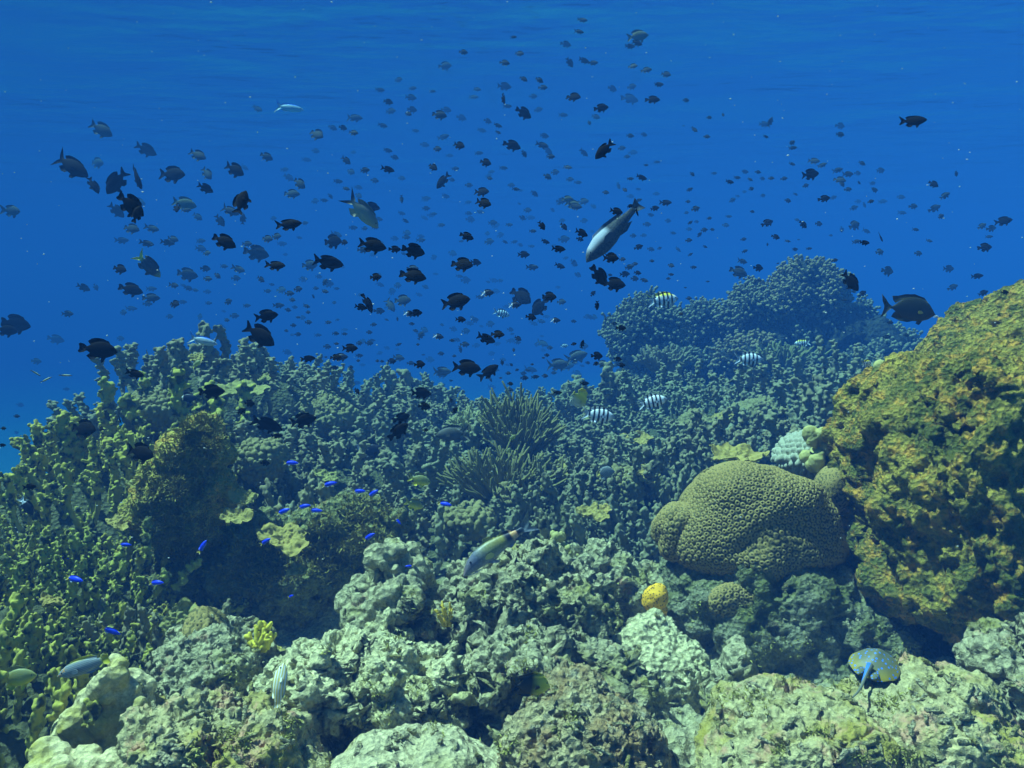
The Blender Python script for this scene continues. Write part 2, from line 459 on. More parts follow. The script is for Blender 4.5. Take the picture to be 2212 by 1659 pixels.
rock('boulder', 'huge orange and green algae covered boulder rising beside the honeycomb coral', 'boulder',
     [(1842,980),(1846,910),(1880,865),(1925,818),(1975,785),(2040,757),(2130,742),(2300,745),(2440,900),(2440,1150),(2380,1330),(2212,1400),(2120,1392),(2035,1338),(1950,1328),(1882,1300),(1850,1255),(1860,1190),(1862,1120),(1852,1050)],
     1.85, 0.36, [('billow', 0.30, 0.035), ('ridge', 0.13, 0.014), ('pit', 0.17, 0.028), ('pit', 0.05, 0.014), ('lump', 0.04, 0.008), ('fbm', 0.035, 0.011), ('pit', 0.022, 0.008), ('fine', 0.014, 0.006)], m_boulder, 7, 0.62,
     pits=[(2150, 960, 0.09, 0.12), (1960, 850, 0.05, 0.06), (2060, 1120, 0.03, 0.04)], seed=3.1, centre=(2110, 1050), soft=3)
rock('boulder', 'rounded mustard green boulder behind the top of the huge orange algae covered one', 'boulder',
     [(2030,805),(2042,755),(2082,715),(2140,668),(2212,622),(2330,590),(2430,640),(2400,800),(2250,850),(2100,850)],
     2.2, 0.35, [('billow', 0.25, 0.035), ('ridge', 0.13, 0.014), ('pit', 0.10, 0.025), ('pit', 0.05, 0.014), ('lump', 0.04, 0.008), ('fbm', 0.035, 0.011), ('fine', 0.012, 0.003)], m_boulder, 7, 0.8, seed=9.0)
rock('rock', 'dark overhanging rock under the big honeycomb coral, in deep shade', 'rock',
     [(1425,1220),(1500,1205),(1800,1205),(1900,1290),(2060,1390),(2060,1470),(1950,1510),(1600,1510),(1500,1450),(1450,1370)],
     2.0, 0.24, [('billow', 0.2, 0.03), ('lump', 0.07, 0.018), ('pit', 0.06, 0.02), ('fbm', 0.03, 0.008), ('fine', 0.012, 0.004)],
     rock_mat('crusted_shade_rock', (0.36, 0.35, 0.20), (0.20, 0.21, 0.06), (0.2, 0.16, 0.08), 1.3, 0.5, 0.62), 7, 0.8, seed=4.4)  # dimmed colour stands in for the shade below the coral
rock('rock', 'pale knobbly dead coral rock standing up at the middle of the rubble, below the goatfish', 'rock',
     [(960,1350),(972,1290),(1000,1255),(1060,1235),(1120,1222),(1200,1235),(1260,1260),(1300,1310),(1313,1350),(1290,1392),(1230,1405),(1150,1410),(1050,1405),(980,1395)],
     1.78, 0.15, [('lump', 0.11, 0.055), ('billow', 0.10, 0.03), ('pit', 0.05, 0.025), ('pit', 0.03, 0.012), ('fbm', 0.025, 0.007), ('pit', 0.016, 0.006), ('pit', 0.017, 0.006), ('fine', 0.010, 0.004)], m_rock, 7, 0.8, pits=[(1090, 1330, .05, .06), (1010, 1345, .035, .05)], seed=1.3)
rock('rock', 'pale rock with a dark hole, a yellow faced fish in its mouth', 'rock',
     [(990,1450),(1030,1420),(1060,1385),(1100,1365),(1170,1368),(1240,1390),(1330,1405),(1400,1470),(1440,1560),(1320,1620),(1100,1620),(1000,1560)],
     1.52, 0.15, RUB, m_rock, 7, 0.85, pits=[(1145, 1480, 0.06, 0.09), (1250, 1440, 0.045, 0.06), (1030, 1500, .04, .05)], seed=7.7)
rock('rock', 'brown and pink turfy boulder at the very bottom, below the yellow faced fish', 'boulder',
     [(1085,1760),(1105,1610),(1145,1510),(1190,1472),(1270,1478),(1340,1525),(1400,1600),(1445,1700),(1450,1800)],
     1.2, 0.14, [('billow', 0.14, 0.02), ('pit', 0.05, 0.012), ('lump', 0.03, 0.008), ('fbm', 0.022, 0.007), ('pit', 0.017, 0.006), ('fine', 0.010, 0.004)], m_brownrock, 7, 0.8, seed=2.9)
rock('rock', 'rounded rock with green turf, a tuft of yellow coral on its shoulder', 'rock',
     [(368,1480),(375,1410),(410,1360),(470,1345),(540,1375),(582,1430),(602,1500),(590,1570),(500,1590),(420,1560)],
     1.62, 0.14, [('billow', 0.13, 0.025), ('lump', 0.055, 0.014), ('pit', 0.05, 0.016), ('fbm', 0.025, 0.007), ('pit', 0.017, 0.006), ('fine', 0.010, 0.004)], m_rock, 7, 0.85, seed=5.2)
rock('rock', 'long pale slab with a peak at its end, in front of the lumpy mounding coral', 'slab',
     [(225,1760),(275,1640),(350,1545),(400,1512),(440,1525),(500,1570),(590,1580),(680,1635),(720,1760)],
     1.2, 0.14, [('billow', 0.12, 0.025), ('lump', 0.05, 0.01), ('pit', 0.05, 0.012), ('fbm', 0.025, 0.007), ('pit', 0.017, 0.006), ('fine', 0.010, 0.004)], m_slab, 7, 0.85, seed=6.6)
rock('rock', 'crumbling pillar of dead coral between the shaded hollow and the knobbly middle rock', 'rock',
     [(772,1340),(788,1275),(850,1215),(880,1225),(892,1275),(945,1300),(965,1360),(975,1450),(900,1480),(800,1440)],
     1.78, 0.12, [('lump', 0.10, 0.05), ('billow', 0.1, 0.03), ('pit', 0.05, 0.022), ('lump', 0.03, 0.008), ('fbm', 0.025, 0.006)], m_rock, 7, 0.85, pits=[(905, 1310, .03, .05)], seed=8.1)
rock('rock', 'wide heap of pale rubble beside the tan striped fish', 'rock',
     [(560,1470),(610,1425),(700,1400),(800,1395),(920,1420),(1010,1470),(1040,1560),(960,1620),(800,1610),(660,1590),(590,1550)],
     1.5, 0.18, RUB, m_bright, 7, 0.85, pits=[(760, 1530, .05, .06), (870, 1590, .05, .05)], seed=10.4)
rock('rock', 'broad pale slab split by cracks, next to the brown turfy boulder', 'slab',
     [(1530,1760),(1550,1580),(1620,1540),(1740,1515),(1830,1520),(1870,1560),(1880,1760)],
     1.22, 0.15, [('billow', 0.25, 0.022), ('ridge', 0.09, 0.009), ('crack', 0.16, 0.010), ('fbm', 0.03, 0.006), ('pit', 0.02, 0.004), ('fine', 0.009, 0.003)], m_slab, 7, 0.75, seed=11.8)
rock('rock', 'pale lit slab with a rounded lip just below the blue spotted ray', 'slab',
     [(1850,1760),(1860,1600),(1875,1540),(1960,1475),(2060,1448),(2110,1470),(2160,1530),(2200,1620),(2210,1760)],
     1.22, 0.15, [('billow', 0.25, 0.022), ('ridge', 0.10, 0.009), ('crack', 0.22, 0.012), ('fbm', 0.03, 0.006), ('pit', 0.02, 0.004), ('fine', 0.009, 0.003)], m_slab, 7, 0.75, seed=13.0)
rock('rock', 'craggy pale rock under the huge boulder at the edge of the picture', 'rock',
     [(2110,1440),(2140,1400),(2190,1380),(2280,1360),(2330,1450),(2320,1620),(2230,1640),(2160,1560)],
     1.3, 0.12, RUB, m_rock, 6, 0.85, seed=14.2)
rock('rock', 'pitted ledge of grey rock behind the knobbly middle rock, below the goatfish tail', 'rock',
     [(1120,1230),(1180,1195),(1260,1200),(1350,1215),(1440,1235),(1450,1290),(1380,1310),(1280,1300),(1180,1280)],
     2.1, 0.14, RUB, m_rock, 6, 0.85, seed=15.5)
rock('rock', 'upright finger of dead coral under the honeycomb', 'rock',
     [(1530,1530),(1545,1470),(1572,1440),(1580,1395),(1600,1385),(1612,1410),(1605,1470),(1640,1510),(1620,1560)],
     1.55, 0.05, [('lump', 0.05, 0.016), ('pit', 0.03, 0.008), ('fbm', 0.02, 0.005)], m_rock, 6, 0.85, seed=16.1)
rock('rock', 'bright lumpy rubble bank between the orange sponge and the pale cracked slab', 'rock',
     [(1310,1420),(1340,1365),(1420,1345),(1460,1380),(1520,1440),(1590,1500),(1590,1570),(1480,1580),(1400,1520),(1340,1470)],
     1.72, 0.14, [('billow', 0.2, 0.025), ('lump', 0.06, 0.010), ('pit', 0.05, 0.010), ('fbm', 0.03, 0.006), ('pit', 0.018, 0.005), ('fine', 0.012, 0.003)], m_bright, 7, 0.85, seed=17.3)
rock('rock', 'white sandy slab lit by the sun, in front of the rubble heap', 'slab',
     [(690,1720),(760,1610),(840,1595),(900,1615),(960,1600),(1040,1640),(1090,1660),(1100,1740)],
     1.2, 0.1, [('billow', 0.12, 0.012), ('pit', 0.06, 0.008), ('fbm', 0.03, 0.005)], rock_mat('white_sandy_rock', (0.74, 0.66, 0.36), (0.56, 0.5, 0.2), (0.5, 0.42, 0.2), 1, 0.6, 0.7), 6, 0.7, seed=18.8)
p = rock('rock', 'tall dark pillar overgrown with orange and brown algae on the coral slope', 'rock',
     [(300,1110),(320,1030),(370,1000),(405,925),(440,905),(470,930),(478,1010),(475,1110),(440,1180),(360,1190)],
     2.28, 0.14, [('billow', 0.13, 0.03), ('lump', 0.06, 0.02), ('fbm', 0.03, 0.012)], rock_mat('orange_turf_rock', (0.62, 0.50, 0.09), (0.34, 0.33, 0.06), (0.75, 0.44, 0.07), 1.5, 0.5, 0.56), 6, 0.85, seed=19.9)
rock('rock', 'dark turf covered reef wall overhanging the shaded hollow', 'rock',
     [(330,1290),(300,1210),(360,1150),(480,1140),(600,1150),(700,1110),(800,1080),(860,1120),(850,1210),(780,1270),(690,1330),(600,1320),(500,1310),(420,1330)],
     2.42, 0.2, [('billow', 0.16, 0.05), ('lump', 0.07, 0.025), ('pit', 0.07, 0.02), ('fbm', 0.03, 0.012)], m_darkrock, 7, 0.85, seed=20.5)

# algae turf: short blades on the dark pillar and wall
def turf(name, label, pts_uv, d0, n, cols, m, size=1.0):
    V, F = [], []
    for _ in range(n):
        (u0, v0, su, sv) = random.choice(pts_uv)
        u, v_ = random.gauss(u0, su), random.gauss(v0, sv)
        best = None
        dvec = Vector(at(u, v_, 1.0) - CAM).normalized()
        for t in rock_trees:
            loc, nor, _, dist = t.ray_cast(Vector(CAM), dvec, 3.2)
            if loc is not None and (best is None or dist < best[2]): best = (np.array(loc), np.array(nor), dist)
        if best is None: continue
        q, nn, _ = best
        for k in range(3):
            dirn = nn + rng.normal(0, 0.7, 3) + np.array((0, 0, 0.3)); dirn /= np.linalg.norm(dirn)
            L = random.uniform(0.008, 0.02) * size; s = np.cross(dirn, rng.normal(size=3)); s /= np.linalg.norm(s) + 1e-9
            b = len(V); V += [q - s * 0.0015 * size, q + s * 0.0015 * size, q + dirn * L * 0.6 + s * 0.0012 * size, q + dirn * L + rng.normal(0, 0.003 * size, 3)]
            F += [(b, b + 1, b + 2), (b, b + 2, b + 3)]
    if V: tag(link(name, mesh_np(name, np.array(V), np.array(F)), m), label, 'algae', kind='stuff')
def tree_of(o):
    me = o.data; V = mesh_arrays(me) + np.array(o.location); F = tri_arrays(me)
    return BVHTree.FromPolygons(V.tolist(), F.tolist())
rock_objs = [o for o in col.objects if o.name.split('.')[0] in ('rock', 'boulder')]
rock_trees = [tree_of(o) for o in rock_objs if 'dark' in o['label']]
turf('algae_turf', 'brown fuzzy algae turf growing on the dark pillar and wall',
     [(390, 1020, 50, 50), (430, 940, 25, 25), (360, 1090, 40, 40), (420, 1180, 60, 30), (560, 1230, 80, 40), (700, 1180, 60, 40), (800, 1140, 40, 40)], 2.3, 5000, None,
     plain('brown_algae', (0.34, 0.28, 0.06), 0.9, 0.1, 0.5, 40))

def circ(u, v_, a, b, n=14): return [(u + a * math.cos(6.2832 * k / n) * random.uniform(.93, 1.07), v_ + b * math.sin(6.2832 * k / n) * random.uniform(.93, 1.07)) for k in range(n)]
# ================================================================== HONEYCOMB CORALS (corallite rings over the whole dome)
def corallites(V, F, spacing, ring_h, pit=True):
    """small cups evenly over the side that can be seen"""
    f = np.where(V @ FW < 0.25 * (V @ FW).max())[0]; W = V[f]
    pts = relax(W, dart(W, spacing))
    ef = near(W, pts) / (spacing * 0.62)
    e = np.full(len(V), 0.95); e[f] = ef
    N_ = normals(V, F)
    if pit: h = ring_h * (np.clip(1 - (e / 0.95) ** 3, 0, 1) - 1.15 * np.exp(-(e / 0.36) ** 2))
    else: h = ring_h * np.sqrt(np.clip(1 - e ** 2, 0, 1))
    return V + N_ * h[:, None], e
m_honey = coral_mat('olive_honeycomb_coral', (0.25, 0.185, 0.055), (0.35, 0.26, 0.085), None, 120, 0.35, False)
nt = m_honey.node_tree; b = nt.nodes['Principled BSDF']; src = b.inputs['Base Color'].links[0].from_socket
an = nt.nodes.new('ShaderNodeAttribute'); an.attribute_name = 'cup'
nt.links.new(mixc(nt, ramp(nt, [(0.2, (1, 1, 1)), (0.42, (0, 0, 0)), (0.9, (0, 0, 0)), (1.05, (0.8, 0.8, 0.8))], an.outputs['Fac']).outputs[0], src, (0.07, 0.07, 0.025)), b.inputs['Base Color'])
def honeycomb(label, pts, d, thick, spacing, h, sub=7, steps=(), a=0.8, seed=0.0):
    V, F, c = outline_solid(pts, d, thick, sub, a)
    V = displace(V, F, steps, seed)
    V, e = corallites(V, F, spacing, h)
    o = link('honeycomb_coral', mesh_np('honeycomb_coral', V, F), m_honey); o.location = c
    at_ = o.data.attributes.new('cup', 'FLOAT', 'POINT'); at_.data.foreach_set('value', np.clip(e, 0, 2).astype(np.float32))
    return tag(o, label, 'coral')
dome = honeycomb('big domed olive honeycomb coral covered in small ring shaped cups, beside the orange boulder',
          [(1450,1190),(1462,1120),(1482,1068),(1502,1034),(1550,1008),(1620,1004),(1690,1018),(1735,1042),(1768,1080),(1785,1120),(1805,1160),(1806,1198),(1765,1222),(1720,1230),(1660,1240),(1590,1248),(1515,1238),(1470,1216)],
          2.0, 0.20, 0.0100, 0.0050, 8, [('billow', 0.35, 0.03), ('fbm', 0.15, 0.008)], 0.72, 1.7)
lobe = honeycomb('x', [(1412,1150),(1420,1108),(1450,1082),(1488,1085),(1500,1140),(1482,1200),(1440,1198)], 1.97, 0.07, 0.0100, 0.0045, 6, [('billow', 0.2, 0.015), ('fbm', 0.1, 0.006)], 0.8, 2.2)
lobe.name = 'lobe'
for k in ('label', 'category'): del lobe[k]
lobe.parent = dome; lobe.location = Vector(lobe.location) - Vector(dome.location)
def front_of(u, v_):
    dvec = Vector(at(u, v_, 1.0) - CAM).normalized(); best = 9.0
    for o in col.objects:
        if o.name.split('.')[0] == 'rock' and 'overhanging rock under' in o.get('label', ''):
            loc = tree_of(o).ray_cast(Vector(CAM), dvec)[0]
            if loc is not None: best = min(best, float((np.array(loc) - CAM) @ FW))
    return best
honeycomb('small honeycomb coral patch with large cups under the big domed one',
          [(1530,1305),(1550,1272),(1600,1262),(1650,1285),(1640,1330),(1600,1350),(1560,1340)], front_of(1590, 1305) + 0.012, 0.03, 0.0100, 0.004, 6, [('fbm', 0.1, 0.008)])
honeycomb('little brown honeycomb coral mound low down beside the thin upright finger of rock',
          [(1605,1430),(1625,1400),(1670,1398),(1695,1425),(1680,1460),(1620,1462)], 1.85, 0.05, 0.010, 0.003, 5, [('fbm', 0.08, 0.006)])
honeycomb('ridged brain coral knob on top of the rounded turfy rock',
          [(400,1350),(415,1325),(440,1317),(470,1330),(485,1352),(470,1375),(420,1378)], 1.62, 0.05, 0.010, 0.003, 5, [('ridge', 0.05, 0.010)])
honeycomb('smooth grey green honeycomb lobe hanging between the big dome and the boulder',
          [(1765,1060),(1775,1020),(1800,1003),(1825,1020),(1830,1090),(1800,1110)], 2.02, 0.05, 0.006, 0.001, 5)

# ---- bommie far behind: turf rock with rounded coral heads
m_head = coral_mat('grey_head_coral', (0.10, 0.09, 0.045), (0.34, 0.30, 0.15), None, 18, 0.6)
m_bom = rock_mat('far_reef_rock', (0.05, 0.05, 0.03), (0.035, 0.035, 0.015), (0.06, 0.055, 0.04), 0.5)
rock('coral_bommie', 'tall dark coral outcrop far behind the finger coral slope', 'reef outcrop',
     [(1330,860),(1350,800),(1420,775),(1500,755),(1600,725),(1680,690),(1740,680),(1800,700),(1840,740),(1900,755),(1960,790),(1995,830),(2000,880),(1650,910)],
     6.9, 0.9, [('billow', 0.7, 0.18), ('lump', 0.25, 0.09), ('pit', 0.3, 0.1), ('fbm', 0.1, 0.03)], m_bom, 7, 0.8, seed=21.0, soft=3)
def head_coral(label, pts, d, thick, spacing, h, sub=6, seed=0.0):
    V, F, c = outline_solid([(u + (p0 - u) * 0.9, v_ + (q0 - v_) * 0.9) for (p0, q0) in pts for u, v_ in [np.mean(pts, 0)]], d, thick, 5, 0.9)
    V = displace(V, F, [('billow', 0.3, 0.06), ('lump', 0.18, 0.07), ('fbm', 0.1, 0.03)], seed)
    Nn = normals(V, F); front = np.where(V @ FW < 0.3 * thick)[0]
    pts_ = dart(V[front], 0.030); kd = KDTree(len(V))
    for i, p in enumerate(V): kd.insert(p, i)
    kd.balance()
    sv_, sf_ = ico(1); VV, FF, n = [V], [F], len(V)
    for p in pts_:
        nn = Nn[kd.find(p)[1]] + rng.normal(0, 0.35, 3); nn /= np.linalg.norm(nn)
        L = rng.uniform(0.015, 0.055)
        for t in np.arange(0, L, 0.014):
            VV.append(sv_ * rng.uniform(0.009, 0.015) + p + nn * t + rng.normal(0, 0.004, 3)); FF.append(sf_ + n); n += len(sv_)
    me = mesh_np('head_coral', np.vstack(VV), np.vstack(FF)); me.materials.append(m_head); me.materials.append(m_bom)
    ix = np.zeros(len(me.polygons), np.int32); ix[:len(F)] = 1; me.polygons.foreach_set('material_index', ix)  # dome darker than its nubs, painting shade into the gaps
    o = link('head_coral', me); o.location = c
    return tag(o, label, 'coral')
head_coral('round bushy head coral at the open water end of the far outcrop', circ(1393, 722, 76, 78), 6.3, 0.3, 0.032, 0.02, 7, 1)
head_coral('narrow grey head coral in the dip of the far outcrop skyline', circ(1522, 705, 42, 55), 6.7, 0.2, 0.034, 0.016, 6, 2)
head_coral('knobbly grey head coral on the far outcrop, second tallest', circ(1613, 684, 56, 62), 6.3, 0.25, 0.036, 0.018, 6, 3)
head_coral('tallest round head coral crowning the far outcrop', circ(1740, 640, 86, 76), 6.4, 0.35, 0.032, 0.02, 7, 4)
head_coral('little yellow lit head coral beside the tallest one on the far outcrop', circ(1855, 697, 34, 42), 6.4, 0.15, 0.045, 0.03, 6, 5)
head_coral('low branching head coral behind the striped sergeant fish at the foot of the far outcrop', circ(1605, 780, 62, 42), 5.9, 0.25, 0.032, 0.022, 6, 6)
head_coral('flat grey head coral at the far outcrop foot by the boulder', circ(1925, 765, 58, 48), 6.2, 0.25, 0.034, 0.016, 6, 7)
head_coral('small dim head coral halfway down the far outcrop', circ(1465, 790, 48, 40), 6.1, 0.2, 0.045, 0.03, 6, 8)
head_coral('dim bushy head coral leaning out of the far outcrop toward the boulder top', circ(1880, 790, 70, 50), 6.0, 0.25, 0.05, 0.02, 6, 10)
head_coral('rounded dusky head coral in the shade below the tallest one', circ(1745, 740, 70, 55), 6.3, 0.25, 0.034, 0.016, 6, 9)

# ================================================================== FINGER CORAL COLONIES
def shade_patches(m, dead, cover):  # dead: dark tone that stands for shade
    """dark patches over the coral skin: shade of the gaps put into the colour"""
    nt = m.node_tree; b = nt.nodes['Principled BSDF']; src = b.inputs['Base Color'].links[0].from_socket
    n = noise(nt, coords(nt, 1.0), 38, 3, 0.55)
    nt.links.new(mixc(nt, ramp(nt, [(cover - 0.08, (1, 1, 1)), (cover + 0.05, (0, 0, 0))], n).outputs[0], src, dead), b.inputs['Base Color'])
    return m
m_finger = shade_patches(coral_mat('yellow_green_finger_coral', (0.26, 0.22, 0.035), (0.64, 0.51, 0.065), (0.75, 0.92, 1.2), 90, 0.5), (0.06, 0.065, 0.03), 0.47)
m_finger_hazed = shade_patches(coral_mat('haze_greyed_finger_coral', (0.17, 0.145, 0.07), (0.36, 0.30, 0.135), (0.8, 0.95, 1.1), 90, 0.5), (0.06, 0.06, 0.035), 0.42)
def finger_variant(k, rad=0.17, n=22, rk=0.0064, hmin=0.05, hmax=0.17, voxel=0.0028):
    rr = random.Random(100 + k)
    B = []
    spots = []
    tries = 0
    while len(spots) < n and tries < 4000:
        tries += 1
        t, q = rr.uniform(0, 6.283), rad * math.sqrt(rr.random())
        x, y = q * math.cos(t), q * math.sin(t)
        if all((x - a) ** 2 + (y - b) ** 2 > (0.044 + 0.018 * rr.random()) ** 2 for a, b in spots): spots.append((x, y))
    for (x, y) in spots:
        h = rr.uniform(hmin, hmax) * (1.0 - 0.35 * math.hypot(x, y) / rad)
        lx, ly = x / rad * 0.3 + rr.uniform(-0.2, 0.2), y / rad * 0.3 + rr.uniform(-0.2, 0.2)
        core = rk * rr.uniform(0.95, 1.35); z = -0.07; wob = rr.uniform(0, 6.28)
        while z < h:
            f = max(z, 0) / h
            px, py = x + lx * z + 0.007 * math.sin(z * 45 + wob), y + ly * z + 0.007 * math.cos(z * 40 + wob)
            B.append((px, py, z, core * rr.uniform(0.85, 1.1)))
            if z > 0.015:
                for c in range(1 + (rr.random() < 0.7 + 0.9 * f) + (rr.random() < f)):        # knobs all round, thicker towards the top
                    t = rr.uniform(0, 6.283); q = core * rr.uniform(0.95, 1.45); r = rk * rr.uniform(0.6, 1.0)
                    B.append((px + q * math.cos(t), py + q * math.sin(t), z + rr.uniform(-.004, .008), r))
                    if rr.random() < 0.3: B.append((px + 1.7 * q * math.cos(t), py + 1.7 * q * math.sin(t), z + 0.008, r * 0.85))
            z += core * 0.95
        for c in range(rr.choice((3, 4, 5))):
            t = rr.uniform(0, 6.283); q = core * rr.uniform(0.5, 1.3)
            B.append((px + q * math.cos(t), py + q * math.sin(t), z + rr.uniform(-0.006, 0.012), rk * rr.uniform(0.7, 1.0)))
    me = blob_mesh('finger_coral', B, voxel, 2, 1)
    V = mesh_arrays(me)
    V = displace(V, tri_arrays(me), [('fine', 0.012, 0.0016)], k)
    me.vertices.foreach_set('co', V.astype(np.float32).ravel()); me.update()
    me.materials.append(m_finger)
    me.polygons.foreach_set('use_smooth', np.ones(len(me.polygons), bool))
    return me
variants = [finger_variant(k) for k in range(5)] + [finger_variant(5 + k, 0.16, 15, 0.0072, 0.08, 0.24) for k in range(3)]
FINGER_POLY = [(-60,1120),(150,985),(340,810),(430,735),(600,740),(740,790),(1000,840),(1300,790),(1900,790),(1860,900),(1810,960),(1700,1000),(1560,995),(1470,1060),(1400,1150),(1330,1200),(1160,1190),(1000,1190),(880,1190),
               (800,1090),(620,1140),(500,1120),(480,930),(420,900),(300,1010),(290,1200),(400,1300),(370,1370),(300,1400),(120,1400),(40,1700),(-60,1700)]
def inside(u, v_, poly):
    c = False; j = len(poly) - 1
    for i in range(len(poly)):
        (xi, yi), (xj, yj) = poly[i], poly[j]
        if (yi > v_) != (yj > v_) and u < (xj - xi) * (v_ - yi) / (yj - yi) + xi: c = not c
        j = i
    return c
spots = []
rq = random.Random(77)
def px_of(p):
    q = np.asarray(p) - CAM; z = q @ FW
    return 1106 + FPX * (q @ RT) / z, 829.5 - FPX * (q @ UP) / z, z
tries = 0
while len(spots) < 300 and tries < 60000:
    tries += 1
    dd = math.sqrt(rq.uniform(1.25 ** 2, 5.6 ** 2)); x = rq.uniform(-0.68, 0.62) * dd
    z = ground_z(x, dd)
    u, v_, dep = px_of((x, dd, z + 0.06))
    if not inside(u, v_, FINGER_POLY): continue
    sep = 0.235 if dd > 2.8 else 0.185 if dd > 2.3 else 0.135
    if any((x - a) ** 2 + (dd - b) ** 2 < (sep * (0.85 + 0.3 * rq.random())) ** 2 for a, b, _ in spots): continue
    spots.append((x, dd, z))
spots.sort(key=lambda s: s[1])
print('finger corals', len(spots), tries)
for i, (x, y, z) in enumerate(spots):
    me = rq.choice(variants)
    o = bpy.data.objects.new('finger_coral', me); col.objects.link(o)
    s = rq.uniform(0.85, 1.2) * (0.82 if y < 2.3 else 1.05 if y < 2.8 else 1.38); zs = 1.0 if y < 2.8 else 0.78
    o.location = (x, y, z - 0.01); o.scale = (s, s, s * zs * rq.uniform(0.8, 1.3))
    o.rotation_euler = (rq.uniform(-.2, .2), rq.uniform(-.2, .2), rq.uniform(0, 6.28))
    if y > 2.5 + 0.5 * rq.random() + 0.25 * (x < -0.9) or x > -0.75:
        o.material_slots[0].link = 'OBJECT'; o.material_slots[0].material = m_finger_hazed  # mid and far colonies greyed, water haze put into their colour
    if y < 2.5: lab, grp = 'yellow green knobbly finger coral clump on the near end of the slope, below the crest', 'finger corals on the near slope'
    elif y < 3.9: lab, grp = 'grey green knobbly finger coral clump on the middle of the reef slope', 'finger corals on the middle of the slope'
    else: lab, grp = 'blue green knobbly finger coral clump along the far crest of the slope', 'finger corals along the far crest'
    tag(o, lab, 'coral', grp)

# a few rounded head corals between the finger corals
m_head2 = coral_mat('olive_head_coral', (0.15, 0.13, 0.05), (0.32, 0.28, 0.11), None, 40, 0.6, False)
for (u, v_, a, b, lab) in ((1120, 1085, 52, 40, 'cauliflower shaped head coral below the dark staghorn thicket'), (705, 900, 60, 34, 'broad low head coral on the middle of the slope under two black damselfish'), (1500, 930, 48, 32, 'low head coral on the slope between the sergeant fish and the boulder'),
                           (1010, 1130, 46, 30, 'small head coral just above the goatfish'), (330, 890, 56, 40, 'domed bushy head coral on the flank of the coral hill'), (1330, 1050, 44, 36, 'round head coral beside the chevron butterflyfish'), (1640, 900, 56, 30, 'wide head coral near the far side of the slope above the honeycomb dome'), (560, 990, 44, 34, 'head coral beside the dark algae pillar, on its reef side')):
    h = hit(u, v_ + 10); d = (h[2] if h else 3.5) - 0.22
    V, F, c = outline_solid(circ(u, v_, a, b), d, a * d / FPX, 6, 0.9)
    V = displace(V, F, [('lump', 0.07, 0.025), ('fbm', 0.1, 0.02)], u)
    V, e = corallites(V, F, 0.016, 0.011, False); V = displace(V, F, [('fine', 0.012, 0.003)], v_)
    o = link('head_coral', mesh_np('head_coral', V, F), m_head2); o.location = c; tag(o, lab, 'coral')
# towers of finger coral breaking the skyline
def tower(label, u, v_top, v_base, d, w, seed):
    rr = random.Random(seed); B = []
    p0, p1 = at(u, v_base, d), at(u, v_top, d); H = float(p1[2] - p0[2]); W = w * d / FPX / 2; rk = 0.0036 * d
    for c in range(max(4, int(w / 9))):
        x, y = rr.uniform(-W, W) * 0.8, rr.uniform(-W, W) * 0.8; h = H * rr.uniform(0.55, 1.0) if c else H
        z = -0.10
        while z < h:
            core = rk * rr.uniform(0.9, 1.2) * (1.5 - 0.5 * max(z, 0) / H)
            px, py = x + 0.010 * math.sin(z * 30 + c), y + 0.010 * math.cos(z * 25 + c)
            B.append((px, py, z, core))
            for s in range(3):
                t = rr.uniform(0, 6.283); q = core * rr.uniform(1.0, 1.5); B.append((px + q * math.cos(t), py + q * math.sin(t), z + rr.uniform(-.004, .012), rk * rr.uniform(.5, .9)))
            z += core * 0.9
    me = blob_mesh('finger_coral', B, 0.0012 * d, 2, 1); me.materials.append(m_finger_hazed if d > 3 else m_finger)
    me.polygons.foreach_set('use_smooth', np.ones(len(me.polygons), bool))
    o = link('finger_coral', me); o.location = p0
    tag(o, label, 'coral')
tower('knobbly coral tower at the top of the coral hill, behind the pale chromis', 458, 700, 800, 3.75, 70, 1)
tower('slim coral tower on the coral hill, first one up its open water side', 372, 735, 810, 3.45, 45, 2)
tower('coral tower on the coral hill just under the large black damselfish', 545, 735, 830, 3.9, 60, 3)
tower('knobbly tower rising from the middle of the far crest', 870, 800, 880, 4.7, 75, 4)
tower('small paired coral tower on the far crest, next to the broad one', 945, 835, 885, 4.8, 55, 5)
tower('coral tower on the far crest behind the branching coral bush', 1240, 810, 870, 4.6, 50, 6)
tower('stout yellow lit coral tower at the near end of the slope against open water', 165, 885, 1030, 2.6, 55, 7)
tower('coral tower on the crest in front of the far outcrop', 1330, 790, 850, 4.4, 70, 8)

